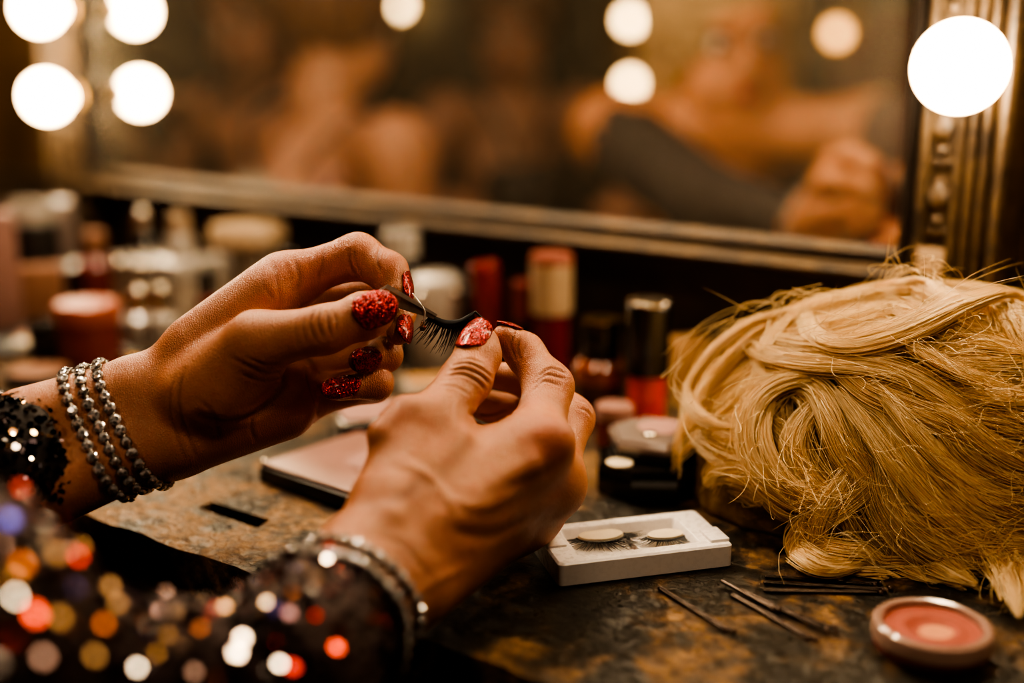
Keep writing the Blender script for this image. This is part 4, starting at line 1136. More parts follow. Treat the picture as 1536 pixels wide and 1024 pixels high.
tube_item(826, 578, 392, 62, 'lip_gloss', 'magenta lip gloss with cream cap and pink end standing behind the raised fingers', 'lip gloss', 'magenta', 'cream', .60, tipm='cream_pink', narrow=.92)
tube_item(748, 566, 392, 44, 'lipstick', 'red lipstick tube tilted and leaning left behind the held lash', 'lipstick', 'black_plastic', 'red_plastic', .36, narrow=1.02, tilt=(math.radians(-2), math.radians(-7), 0))
tube_item(785, 575, 420, 34, 'lipstick', 'dark wine lipstick tube between the red one and the magenta gloss', 'lipstick', 'black_plastic', 'wine', .62, narrow=1.0)
p = gpos(899, 632); r = px(80, p)/2; h = height_to(p, 478)
container('nail_polish', 'dark amber bottle with black lid left of the red lip gloss', 'bottle', p, [('amber_base', [(0, 0), (r*.95, 0), (r, .002), (r, h*.42), (0, h*.42)], 'amber_dark'), ('amber_shoulder', [(0, h*.42), (r, h*.42), (r*1.0, h*.56), (r*.82, h*.63), (0, h*.63)], 'amber'),
          ('lid', [(0, h*.62), (r*.72, h*.62), (r*.74, h*.64), (r*.72, h-.002), (r*.68, h), (0, h)], 'black_plastic'), ('gold_ring', [(r*.3, h-.0015), (r*.70, h-.0015), (r*.70, h+.0005), (r*.3, h+.0005)], 'gold_cap')])
tube_item(605, 535, 345, 56, 'mascara', 'black tube with pale cap standing behind the arched forefinger', 'bottle', 'black_plastic', 'pearl', .80, narrow=1.0)
# pearl grey clamshell with two silver balls added for its glints behind the tweezers
p = gpos(655, 552); r = px(96, p)/2; h = height_to(p, 408)
t = container('powder_jar', 'pearl grey faceted jar glinting behind the tweezers', 'jar', p, [('jar_body', [(0, 0), (r*.72, 0), (r*.80, .003), (r*.95, h*.45), (r*.92, h*.62), (0, h*.62)], 'pearl'), ('jar_lid', [(0, h*.62), (r*.96, h*.62), (r, h*.68), (r*.86, h*.94), (r*.6, h), (0, h)], 'pearl')], seg=10)
for a in (-.5, .9):
    bm = bmesh.new(); bmesh.ops.create_uvsphere(bm, u_segments=16, v_segments=10, radius=.006, matrix=Matrix.Translation((r*.78*math.sin(a), -r*.78*math.cos(a), h*.80))); obj('glint_ball', bm, M['silver_cap'], t)
p = gpos(650, 585)
t = empty('powder_palette', p, .25, 'pale rimmed open powder palette lying flat behind the right thumb', 'palette'); w_ = px(98, p)/2
box('case', (-w_, -.022, 0), (w_, .022, .008), M['pearl'], t, .002); box('powder', (-w_*.8, -.017, .0078), (w_*.8, .017, .0092), M['tan_card'], t, .0005)
p = gpos(556, 650); w_ = px(104, p)/2
t = empty('pressed_powder', p, .3, 'black square compact with a mauve pan below the curled fingers', 'compact')
box('case', (-w_, -.024, 0), (w_, .024, .016), M['black_plastic'], t, .003); box('pan', (-w_*.86, -.020, .0155), (w_*.86, .020, .0175), M['mauve_powder'], t, .001)
# dusty pink palette under the wrists
a, b, c = onz(388, 722, TZ), onz(508, 765, TZ), onz(505, 676, TZ)
a[2] = b[2] = c[2] = TZ; e1 = unit(b-a); e2 = np.array([-e1[1], e1[0], 0]); l1 = np.linalg.norm(b-a)+.030; l2 = max(.055, float((c-a)@e2)+.015)
t = empty('eyeshadow_palette', a, math.atan2(e1[1], e1[0]), 'flat dusty pink palette with a mauve round pan lying between the two wrists', 'palette')
box('case', (0, 0, 0), (l1, l2, .010), M['black_matte'], t, .0015); box('pink_plate', (.002, .002, .0098), (l1-.002, l2-.002, .0125), M['pink_plastic'], t, .001)
lathe('round_pan', [(0, 0), (.0165, 0), (.017, .0006), (.0155, .0010), (0, .0010)], M['mauve_powder'], t, 40, loc=(l1*.52, l2*.56, .0124))
bm = bmesh.new(); bmesh.ops.create_uvsphere(bm, u_segments=14, v_segments=10, radius=.0026, matrix=Matrix.Translation((.001, .004, .0115))); obj('bright_ball', bm, M['silver_cap'], t)  # silver ball added to make the glint at the palette corner
# the stacked compacts beside the wig
p = gpos(975, 728); r = px(172, p)/2
oc = container('compact', 'black octagonal compact at the bottom of the stack beside the wig', 'compact', p, [('case', [(0, 0), (r*.97, 0), (r, .002), (r, .016), (r*.95, .019), (0, .019)], 'black_plastic')], .35, seg=8)
lathe('cream_dot', [(0, .0188), (.0075, .0188), (.0078, .0200), (.006, .0206), (0, .0207)], M['cream_pad'], oc, 24, loc=(-r*.58*math.cos(.35)-r*.42*math.sin(.35), r*.58*math.sin(.35)-r*.42*math.cos(.35), 0))
p2 = p+np.array([.004, .010, .0192]); r2 = r*.86
cc = container('compact', 'clear topped compact of dark shadow lying on the black octagonal one', 'compact', p2, [('base', [(0, 0), (r2*.96, 0), (r2, .002), (r2, .006), (0, .006)], 'black_matte'), ('clear_lid', [(0, .006), (r2*1.02, .006), (r2*1.03, .009), (r2*.93, .0125), (0, .0125)], 'clear_rose')], .62, seg=6)
lathe('pan', [(0, .0124), (r2*.48, .0124), (r2*.50, .0130), (0, .0132)], M['mauve_powder'], cc, 30, loc=(r2*.22, .002, 0))
bm = bmesh.new(); bmesh.ops.create_uvsphere(bm, u_segments=16, v_segments=10, radius=.0038, matrix=Matrix.Translation((-r2*.36, -r2*.22, .0135)) @ Matrix.Diagonal((1.2, 1, .5, 1))); obj('bright_ball', bm, M['silver_cap'], cc)
p = gpos(921, 668); r = px(56, p)/2
container('cream_pot', 'small plum cream pot tucked behind the bent middle finger', 'jar', p, [('pot', cyl(r, .020), 'wine'), ('lid', [(0, .0195), (r*1.04, .0195), (r*1.05, .026), (r*.98, .028), (0, .028)], 'pink_plastic')])
p = gpos(1030, 585); bx = box('card_box', (-.016, -.010, 0), (.016, .010, height_to(p, 505)), M['tan_card'], None, .001, loc=p, rz=.4); tag(bx, 'tan card box half hidden behind the wig and lip gloss', 'box')

# -- the blurred clutter at the far end ------------------------------------------
p = gpos(378, 482); r = px(112, p)/2; h = height_to(p, 336)
container('cream_jar', 'cream pedestal jar with a wide flat lid behind the raised hand', 'jar', p, [('pot', [(0, 0), (r*.52, 0), (r*.60, .004), (r*.55, h*.35), (r*.62, h*.66), (r*.66, h*.70), (0, h*.70)], 'grey_card'), ('neck', [(0, h*.695), (r*.60, h*.70), (r*.60, h*.80), (0, h*.80)], 'grey_card'), ('wide_lid', [(0, h*.79), (r*.95, h*.79), (r, h*.82), (r, h*.95), (r*.93, h), (0, h)], 'cream')])
p = gpos(262, 492); w_ = px(150, p)/2; h = height_to(p, 385)
t = empty('tissue_box', p, WROT+PI, 'low warm white card box in the far clutter, glinting along its lid', 'box')
box('carton', (-w_, -.030, 0), (w_, .030, h), M['grey_card'], t, .002); box('lid', (-w_-.002, -.032, h-.016), (w_+.002, .032, h+.002), M['pearl'], t, .003)
for i, x in enumerate((-.6, -.05, .25)):
    bm = bmesh.new(); bmesh.ops.create_uvsphere(bm, u_segments=14, v_segments=8, radius=.005, matrix=Matrix.Translation((w_*x, -.034, h-.004))); obj('glint_bead', bm, M['silver_cap'], t)  # silver balls added for glints along the box lid
tp_ = p+np.array([.012, -.004, h+.002])
container('perfume_bottle', 'small pale bottle with a tan cap standing on the white card box', 'bottle', tp_, [('bottle', cyl(.012, .020), 'pearl'), ('cap', [(0, .0198), (.009, .0198), (.010, .022), (.009, .038), (0, .039)], 'cream')])
def shiny_bottle(u, vb, vt, w, label, bm_, cm, sp=.6, nm='bottle', **k):
    p = gpos(u, vb); r = px(w, p)/2; h = height_to(p, vt)
    return container('bottle', label, 'bottle', p, [(nm, [(0, 0), (r*.95, 0), (r, .002), (r, h*sp*.85), (r*.6, h*sp), (0, h*sp)], bm_), ('cap', [(0, h*sp-.0005), (r*.62, h*sp-.0005), (r*.64, h*sp+.002), (r*.60, h-.003), (r*.45, h-.0005), (0, h)], cm)], **k)
shiny_bottle(212, 528, 428, 56, 'clear squat bottle with shiny silver cap, first of the glinting pair by the wrist', 'pearl', 'silver_cap', .62)
shiny_bottle(246, 530, 426, 50, 'clear squat bottle with shiny silver cap, second of the glinting pair by the wrist', 'pearl', 'silver_cap', .62)
shiny_bottle(224, 470, 310, 40, 'thin dark bottle with a small silver ball cap behind the card box', 'black_plastic', 'silver_cap', .8)
shiny_bottle(150, 468, 345, 56, 'reddish brown glass bottle left of the card box', 'wine', 'brown_powder', .7)
shiny_bottle(318, 505, 400, 34, 'dark red bottle between card box and cream jar', 'wine', 'black_plastic', .6)
shiny_bottle(100, 450, 296, 76, 'dark bottle under a dusty clear dome cap at the far end', 'black_plastic', 'clear_rose', .42)
p = gpos(60, 470); r = px(78, p)/2; h = height_to(p, 300)
container('setting_spray', 'tall black canister with pale lid near the table end', 'canister', p, [('can', cyl(r, h*.82), 'black_matte'), ('lid', [(0, h*.82), (r*.9, h*.82), (r*.92, h*.86), (r*.84, h), (0, h)], 'pearl')])
p = gpos(64, 490); bx = box('card_box', (-.022, -.014, 0), (.022, .014, height_to(p, 398)), M['brown_powder'], None, .001, loc=p, rz=.3); tag(bx, 'low reddish brown box in front of the black canister', 'box')
p = gpos(4, 500); bx = box('card_box', (-.018, -.014, 0), (.018, .014, height_to(p, 318)), M['pink_card'], None, .001, loc=p, rz=.5); tag(bx, 'upright dusty rose carton cut by the picture edge', 'box')
p = gpos(138, 548); r = px(96, p)/2; h = height_to(p, 452)
container('rouge_jar', 'squat wine red jar with coral lid among the far clutter', 'jar', p, [('pot', cyl(r*.94, h*.72), 'wine'), ('lid', [(0, h*.72), (r, h*.72), (r*1.02, h*.78), (r*1.0, h*.97), (r*.92, h), (0, h)], 'coral')])
p = gpos(40, 520); w_ = px(130, p)/2
t = empty('makeup_palette', p, WROT+PI-.2, 'slate grey open palette with round dark pan near the table end', 'palette')
box('tray', (-w_, -.035, 0), (w_, .035, .010), M['slate'], t, .002)
for x, y, m in ((-.55, -.1, 'black_matte'), (.05, .1, 'mauve_powder'), (.58, -.05, 'cream_pad')): lathe('pan', [(0, .0098), (.014, .0098), (.0145, .0108), (0, .0112)], M[m], t, 24, loc=(w_*x, .035*y*2, 0))
p = gpos(80, 545); r = px(62, p)/2
container('gel_pot', 'round black gel pot beside the wine red jar', 'jar', p, [('pot', cyl(r, .022), 'black_matte'), ('lid', [(0, .0215), (r*1.04, .0215), (r*1.05, .034), (r*.97, .036), (0, .036)], 'black_plastic')])
p = gpos(250, 538); w_ = px(190, p)/2
t = empty('makeup_palette', p, WROT+PI, 'wide silvery palette lying open under the glinting bottles', 'palette')
box('tray', (-w_, -.028, 0), (w_, .028, .012), M['black_plastic'], t, .002); box('mirror_plate', (-w_*.86, -.022, .0118), (w_*.86, .022, .0135), M['silver_cap'], t, .0006)
p = gpos(262, 560)
t = empty('makeup_brush', p, WROT+.25, 'makeup brush with tan bristles lying along the table behind the hand', 'brush')
tube('handle', [(-.06, 0, .005), (-.02, 0, .005), (.035, 0, .005)], [.002, .0045, .004], M['black_plastic'], t, 12); tube('ferrule', [(.034, 0, .005), (.052, 0, .005)], [.0042, .0048], M['gold_cap'], t, 12)
tube('bristles', [(.052, 0, .005), (.066, 0, .0055), (.080, 0, .005)], [.0046, .0064, .0015], M['brown_powder'], t, 12)
p = gpos(60, 572)
t = empty('pressed_powder', p, .2, 'flat round brown powder pan near the sleeve cuff', 'compact'); lathe('case', cyl(.026, .009), M['black_matte'], t, 30); lathe('powder', [(0, .0088), (.022, .0088), (.0225, .0100), (0, .0105)], M['brown_powder'], t, 30)
p = gpos(152, 585)
t = empty('pressed_powder', p, .2, 'flat brown powder compact under the bracelets', 'compact'); box('case', (-.026, -.020, 0), (.026, .020, .008), M['black_matte'], t, .002); box('powder', (-.022, -.016, .0078), (.022, .016, .0092), M['tan_card'], t, .0005)
shiny_bottle(440, 505, 372, 40, 'dark bottle hidden behind the raised hand', 'wine', 'black_plastic', .6)
tube_item(700, 548, 430, 30, 'lipstick', 'short black lipstick between pearl jar and red tube', 'lipstick', 'black_plastic', 'black_matte', .5, narrow=1.0)

# -- tweezers and the lash they hold ----------------------------------------------
tip, bend_, tail = P(655, 476, .5985), P(586, 436, .5935), P(452, 498, .606)
tw = empty('tweezers', bend_, 0, 'angled steel tweezers pinched between red thumb and finger nails, gripping the lash', 'tweezers')
side = unit(np.cross(unit(tip-bend_), -fw)); nrm = unit(np.cross(side, unit(tip-bend_)))
def blade(off_, m, nm, thick, w0, w1, spread):
    bm = bmesh.new(); ax = spline([tail, (tail+bend_)/2, bend_, (bend_*.5+tip*.5), tip], 24); rings = []
    for i, c in enumerate(ax):
        t = i/23; tg = unit(ax[min(i+1, 23)]-ax[max(i-1, 0)]); sd = unit(np.cross(tg, -fw)); nn = np.cross(sd, tg)
        w = (w0+(w1-w0)*max(0, (t-.35)/.65)); o = off_*spread*math.sin(PI*min(1, t*1.02))
        c2 = c+sd*o-bend_
        rings.append([bm.verts.new(c2+sd*a*thick+nn*b*w) for a, b in ((-1, -1), (1, -1), (1, 1), (-1, 1))])
    for a, b in zip(rings, rings[1:]):
        for k in range(4): bm.faces.new((a[k], a[(k+1) % 4], b[(k+1) % 4], b[k]))
    bm.faces.new(rings[0]); bm.faces.new(rings[-1]); bmesh.ops.recalc_face_normals(bm, faces=bm.faces[:])
    return obj(nm, bm, m, tw, smooth=False)
def flatblade(nm, m, pts, hw, th):
    "blade whose broad face looks at the viewer"
    bm = bmesh.new(); rings = []
    for (c, w) in zip(pts, hw):
        rings.append([bm.verts.new(c-bend_+side*a*w+nrm*b*th) for a, b in ((-1, -1), (1, -1), (1, 1), (-1, 1))])
    for a, b in zip(rings, rings[1:]):
        for k in range(4): bm.faces.new((a[k], a[(k+1) % 4], b[(k+1) % 4], b[k]))
    bm.faces.new(rings[0]); bm.faces.new(rings[-1]); bmesh.ops.recalc_face_normals(bm, faces=bm.faces[:])
    return obj(nm, bm, m, tw, smooth=False)
back = [P(455, 500, .606), P(530, 470, .600), P(580, 446, .5950), P(600, 452, .5950), P(628, 464, .5965), P(652, 476, .5985)]
flatblade('blade', M['steel'], back, [.0030, .0034, .0040, .0036, .0024, .0009], .0006)
front = [P(452, 492, .604), P(530, 458, .5965), P(580, 429, .5920), P(605, 443, .5925), P(630, 458, .5950), P(655, 473, .5980)]
flatblade('blade', M['steel_bright'], front, [.0012, .0013, .0012, .0010, .0008, .0006], .0005)  # pale strip along the top edge, painted in as the steel's highlight
# the glue drop on its fine loop
lp = [P(619, 440, .597), P(628, 452, .5955), P(637, 466, .5950), P(636, 480, .5950), P(634, 490, .5950)]
gl_ = empty('glue_drop', lp[-1], 0, 'clear drop of lash glue hanging on a fine thread from the tweezers', 'glue drop')
tube('thread', [q-lp[-1] for q in spline(lp, 14)], .00042, M['steel_bright'], gl_, 6)
bm = bmesh.new(); bm_lathe(bm, [(0, .0038), (.0004, .0030), (.0011, .0012), (.0016, -.0004), (.0014, -.0016), (.0007, -.0022), (0, -.0024)], 16)
bmesh.ops.recalc_face_normals(bm, faces=bm.faces[:]); obj('drop', bm, M['glue'], gl_)
# the lash strip
bandp = [P(642, 472, .5985), P(652, 476, .5985), P(668, 482, .598), P(688, 481, .5975), P(703, 473, .598), P(712, 467, .599), P(724, 478, .6005), P(735, 487, .602)]
bp = spline(bandp[:6], 40)
ls = empty('false_lash', bandp[3], 0, 'curled black strip lash held between the tweezers and a red thumb nail', 'false lash')
bm = bmesh.new(); rings = []
vdn = unit(P(690, 500, .598)-P(690, 470, .598))
for i, c in enumerate(bp):
    w = .0028*math.sin(PI*(.12+.86*i/39))**.6+.0008
    rings.append([bm.verts.new(c-bandp[3]+vdn*a*w+(-fw)*b*.0005) for a, b in ((-.25, -1), (1, -1), (1, 1), (-.25, 1))])
for a, b in zip(rings, rings[1:]):
    for k in range(4): bm.faces.new((a[k], a[(k+1) % 4], b[(k+1) % 4], b[k]))
bm.faces.new(rings[0]); bm.faces.new(rings[-1]); bmesh.ops.recalc_face_normals(bm, faces=bm.faces[:]); obj('lash_band', bm, M['lash'], ls)
tube('band_end', [q-bandp[3] for q in spline(bandp[5:], 10)], [.0007]*9+[.0004], M['lash'], ls, 6)
bm = bmesh.new(); rr = random.Random(4)
for i in range(40):
    f = (i+.5)/40; c = bp[int(f*39)]+vdn*.0016
    ln = (.0105+.0040*math.sin(PI*min(1, f*1.15)))*rr.uniform(.75, 1.1)*(1-.35*max(0, f-.7)/.3)
    ang = -.55+.62*f+rr.uniform(-.16, .16)
    d = vdn*math.cos(ang)+rt*math.sin(ang); pts = []
    for k in range(7):
        s = k/6; pts.append(c-bandp[3]+d*ln*s-rt*ln*.16*s*s+(-fw)*(ln*.28*s*s+rr.uniform(-.0001, .0001)))
    bm_tube(bm, pts, [.00046*(1-.8*k/6) for k in range(7)], 4)
obj('lash_hairs', bm, M['lash'], ls)
# ------------------------------------------------------------------ the blonde wig
WC = np.array([.236, .652, TZ+.010]); WRD = np.array([.145, .092, .116])
def dome_hit(u, v, k=1.0):
    d = ray(u, v); o = (CAM-WC)/(WRD*k); e = d/(WRD*k); a = e@e; b = o@e; c = o@o-1
    disc = b*b-a*c; t = (-b-math.sqrt(disc))/a if disc > 0 else -b/a
    p = CAM+d*t; n = unit((p-WC)/(WRD**2))
    if p[2] < TZ+.002:
        p = CAM+d*((TZ+.004-CAMZ)/d[2]); n = unit(n+[0, 0, 1.0])
    return p, n
def Z(pts): return [(960+x/1.766, 360+y/1.766) for x, y in pts]
LOCKS = [  # traced curls: polyline, half width px, strands, lift mm
 (Z([(430, 185), (330, 205), (255, 250), (195, 300), (163, 355), (158, 420), (188, 478), (240, 508), (305, 490)]), 10, 260, 9),
 (Z([(520, 105), (400, 150), (290, 210), (190, 275), (120, 345), (100, 410), (125, 470)]), 18, 380, 1),
 (Z([(440, 190), (448, 250), (490, 300), (560, 312), (640, 300), (730, 268), (820, 222), (920, 182), (1040, 145)]), 15, 460, 8),
 (Z([(262, 262), (310, 305), (400, 335), (510, 345), (620, 352), (720, 382), (800, 430), (880, 470), (1060, 495)]), 15, 460, 5),
 (Z([(470, 270), (530, 345), (600, 408), (700, 450), (800, 488), (900, 528), (1060, 575)]), 18, 480, 4),
 (Z([(480, 372), (400, 385), (335, 430), (305, 500), (318, 580), (370, 645), (440, 690), (520, 718), (590, 730)]), 16, 520, 6),
 (Z([(400, 385), (460, 400), (505, 470), (545, 560), (600, 640), (650, 750)]), 24, 480, 2),
 (Z([(650, 585), (570, 670), (470, 728), (420, 785), (425, 840), (490, 878), (570, 866), (640, 845)]), 16, 560, 5),
 (Z([(630, 575), (655, 675), (720, 755), (800, 800), (900, 825), (1060, 835)]), 26, 560, 6),
 (Z([(590, 640), (670, 750), (740, 830), (800, 875), (890, 915)]), 24, 480, 3),
 (Z([(840, 750), (915, 825), (955, 895), (975, 950), (994, 1005)]), 26, 110, 6),
 (Z([(178, 645), (225, 610), (300, 618), (350, 655), (385, 715), (440, 745)]), 17, 320, 2),
 (Z([(150, 520), (220, 560), (300, 590), (370, 640), (420, 700)]), 24, 320, 0),
 (Z([(740, 335), (840, 318), (940, 325), (1060, 318)]), 24, 360, 3),
 (Z([(690, 490), (750, 555), (820, 635), (900, 695), (1060, 750)]), 26, 480, 4),
 (Z([(610, 50), (690, 78), (745, 105), (770, 150), (830, 190)]), 9, 120, 4),
 (Z([(540, 85), (640, 108), (720, 130), (810, 175), (900, 215)]), 22, 360, 1),
 (Z([(1060, 372), (900, 380), (800, 372), (690, 400), (640, 470), (650, 560)]), 22, 420, 3),
 (Z([(560, 420), (640, 480), (720, 600), (820, 700), (930, 770), (1060, 800)]), 20, 420, 5),
 (Z([(620, 180), (700, 200), (800, 250), (900, 290), (1060, 300)]), 24, 420, 1),
 (Z([(330, 210), (420, 240), (520, 235), (640, 200), (760, 195)]), 22, 380, 0),
 (Z([(600, 120), (500, 145), (420, 200), (350, 280), (320, 340), (350, 380)]), 20, 380, 2),
 (Z([(690, 560), (760, 660), (860, 760), (960, 850), (1060, 900)]), 22, 420, 3),
 (Z([(330, 470), (400, 540), (450, 620), (520, 690), (560, 760), (540, 830)]), 22, 380, 1),
 (Z([(760, 430), (860, 560), (960, 620), (1080, 650)]), 26, 420, 2),
 (Z([(480, 430), (430, 500), (420, 570), (470, 650), (560, 690)]), 16, 300, 4),
 (Z([(960, 160), (1000, 260), (1060, 330)]), 26, 260, 0),
 (Z([(870, 470), (950, 480), (1080, 520)]), 26, 320, 2),
]
LOCKS += [(Z(p), w, n, l) for p, w, n, l in (
 ([(560, 330), (640, 420), (720, 520), (800, 600), (900, 660), (1060, 700)], 11, 260, 7),
 ([(520, 400), (600, 500), (680, 610), (770, 700), (880, 770), (1060, 790)], 12, 280, 8),
 ([(640, 640), (720, 720), (820, 780), (930, 800), (1060, 790)], 10, 240, 8),
 ([(660, 560), (740, 680), (830, 790), (900, 860), (950, 960)], 11, 240, 6),
 ([(700, 420), (820, 480), (930, 560), (1060, 620)], 11, 260, 7),
 ([(820, 400), (920, 430), (1060, 440)], 10, 200, 6),
 ([(360, 420), (350, 520), (390, 610), (460, 670), (560, 700)], 9, 240, 8),
 ([(455, 700), (430, 760), (470, 820), (560, 850), (660, 830), (760, 850)], 11, 260, 8),
 ([(560, 590), (520, 660), (480, 730), (480, 800), (540, 840)], 11, 240, 7),
 ([(600, 250), (700, 300), (800, 360), (920, 400), (1060, 420)], 10, 240, 7),
 ([(330, 260), (420, 290), (540, 300), (660, 260), (760, 230), (880, 240)], 10, 240, 6))]
NP = 26
HAIR_P, HAIR_R = [], []
hr = np.random.default_rng(21)
def lock3d(pl, lift):
    pl = spline(np.array(pl, float), NP); P3, N3 = [], []
    for i, (u, v) in enumerate(pl):
        if v < 800:                       # keep the curl on the heap
            for _ in range(40):
                d = ray(u, v); o = (CAM-WC)/WRD; e = d/WRD
                if (o@e)**2-(e@e)*(o@o-1) > .06*(o@e)**2*.02: break
                u, v = u+(1345-u)*.02, v+(640-v)*.02
        p, n = dome_hit(u, v); t = i/(NP-1); P3.append(p+n*lift*.0016*math.sin(PI*(.10+.80*t))); N3.append(n)
    P3 = np.array(P3); N3 = np.array(N3)
    for _ in range(2): P3[1:-1] = (P3[:-2]+2*P3[1:-1]+P3[2:])/4
    return P3, N3
def add_lock(P3, N3, half, n, rad=.00021, mess=1.0, thick=.45):
    T = np.gradient(P3, axis=0); T /= np.linalg.norm(T, axis=1, keepdims=True); Bn = np.cross(T, N3); Bn /= np.linalg.norm(Bn, axis=1, keepdims=True)+1e-9
    t = np.linspace(0, 1, NP); prof = (.45+.55*np.sin(PI*np.clip(t*.9+.1, 0, 1)))*(1-.65*np.clip((t-.72)/.28, 0, 1)**1.5)
    for _ in range(n):
        a = hr.normal()*.48; b = hr.uniform(-1, 1)*thick
        ph, fr, am = hr.uniform(0, 6.28), hr.uniform(.6, 2.2), hr.normal()*.12*mess
        spread = 1+hr.normal()*.10+t*hr.normal()*.16*mess
        off_ = half*(a*prof*spread+am*np.sin(ph+fr*t*6.28)*prof)
        upo = half*(b*prof+hr.normal()*.10*np.sin(ph*2+fr*t*5))
        s0, s1 = hr.uniform(0, .12), hr.uniform(.86, 1.0)
        Q = P3+Bn*off_[:, None]+N3*upo[:, None]
        tt = s0+(s1-s0)*t; Q = np.stack([np.interp(tt, t, Q[:, k]) for k in range(3)], 1)
        Q[:, 2] = np.maximum(Q[:, 2], TZ+.0006); HAIR_P.append(Q); HAIR_R.append(rad*hr.uniform(.7, 1.25))
guides = []
for pl, hw, n, lift in LOCKS:
    P3, N3 = lock3d(pl, lift); D = np.mean([(p-CAM)@fw for p in P3]); add_lock(P3, N3, hw*D/F, int(n*1.7), .00016, .9, .58)
    s = spline(np.array(pl, float), 30); guides += [(*s[i], *unit(s[i+1]-s[i])) for i in range(29)]
GA = np.array(guides)
# fill: short locks following the traced flow
def inside(u, v):
    c = False
    for (x0, y0), (x1, y1) in zip(SIL, SIL[1:]+SIL[:1]):
        if (y0 > v) != (y1 > v) and u < (x1-x0)*(v-y0)/(y1-y0)+x0: c = not c
    return c
SIL = [(1015, 490), (1100, 440), (1200, 408), (1320, 392), (1420, 405), (1700, 420), (1700, 905), (1480, 890), (1400, 872), (1290, 862), (1205, 845), (1195, 800), (1150, 765), (1065, 735), (1060, 640), (1012, 590)]
cnt = 0
while cnt < 330:
    u, v = hr.uniform(985, 1680), hr.uniform(395, 880)
    if not inside(u, v) or (v > 600 and hr.random() > .5): continue
    cur = np.array([u, v]); pl = [cur.copy()]; dirp = None
    for k in range(int(hr.integers(9, 18))):
        w = 1/((GA[:, 0]-cur[0])**2+(GA[:, 1]-cur[1])**2+150.0)**1.3; d = np.array([(GA[:, 2]*w).sum(), (GA[:, 3]*w).sum()])
        if dirp is not None and d@dirp < 0: d = -d
        d = unit(d+hr.normal(size=2)*.05*np.linalg.norm(d)); dirp = d; cur = cur+d*15
        if not inside(*cur): break
        pl.append(cur.copy())
    if len(pl) < 5: continue
    P3, N3 = lock3d(pl, hr.uniform(-6, 0)); add_lock(P3, N3, hr.uniform(8, 22)*.66/F, 60, .00016, .7, .35); cnt += 1
# the side turned to the mirror: combed down from the crown
for k in range(90):
    a = hr.uniform(-.2, PI+.2); st = []
    for t in np.linspace(.05, 1.5, 9):
        aa = a+.5*math.sin(t*2+k); n = np.array([math.cos(aa)*math.sin(t), math.sin(aa)*math.sin(t), math.cos(t)]); st.append(WC+WRD*n*1.0)
    P3 = spline(np.array(st), NP); N3 = np.array([unit((p-WC)/WRD**2) for p in P3]); add_lock(P3, N3, .008, 28, .00024, 1.2, .3)
# flyaway hairs
for k in range(520):
    pl, hw, n, lift = LOCKS[hr.integers(len(LOCKS))]; P3, N3 = lock3d(pl, lift+hr.uniform(2, 9)); i0 = hr.integers(0, NP-8); i1 = min(NP-1, i0+hr.integers(7, 16))
    Q = spline(P3[i0:i1+1:2] if i1-i0 > 4 else P3[i0:i1+1], NP)
    t = np.linspace(0, 1, NP)[:, None]; dr = hr.normal(size=3); dr2 = hr.normal(size=3)
    Q = Q+dr*.010*t**2+dr2*.004*np.sin(t*hr.uniform(3, 8))+np.array([0, 0, 1])*.004*t
    Q[:, 2] = np.maximum(Q[:, 2], TZ+.0006); HAIR_P.append(Q); HAIR_R.append(.00013)
wig = empty('wig', (WC[0], WC[1], TZ), 0, 'tousled blonde wig heaped on the table end beside the carved upright', 'wig')
NS = len(HAIR_P); pts = np.concatenate(HAIR_P)-np.array([WC[0], WC[1], TZ])
hc = bpy.data.hair_curves.new('hair_strands'); hc.add_curves([NP]*NS)
hc.attributes['position'].data.foreach_set('vector', pts.astype(np.float32).ravel())
ra = hc.attributes.get('radius') or hc.attributes.new('radius', 'FLOAT', 'POINT')
taper = np.concatenate([np.linspace(.9, 1, 8), np.ones(NP-14), np.linspace(1, .35, 6)])
ra.data.foreach_set('value', (np.array(HAIR_R)[:, None]*taper[None]).astype(np.float32).ravel())
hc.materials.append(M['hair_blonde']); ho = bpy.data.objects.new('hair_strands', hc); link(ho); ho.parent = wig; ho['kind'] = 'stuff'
# the matted under-layer: a lumpy mesh under the strands
G = Grid(WC-WRD*1.1, WC+WRD*1.1, .0035); X, Y, Zz = G.xyz(tuple(slice(0, n) for n in G.n))
e = [(X-WC[0])/(WRD[0]*.90), (Y-WC[1])/(WRD[1]*.90), (Zz-WC[2])/(WRD[2]*.93)]
k0 = np.sqrt(e[0]**2+e[1]**2+e[2]**2); Dd = (k0-1)*.115
Dd = Dd+.0022*(np.sin(X*210+3*np.sin(Y*90))*np.sin(Zz*150+2*np.sin(X*70))).astype(np.float32); Dd = np.maximum(Dd, TZ+.0005-Zz)
V, Q = G.mesh(Dd.astype(np.float32)); Q = orient(V, Q); V = V-np.array([WC[0], WC[1], TZ])
npobj('hair_mass', V, Q, M['hair_under'], wig)
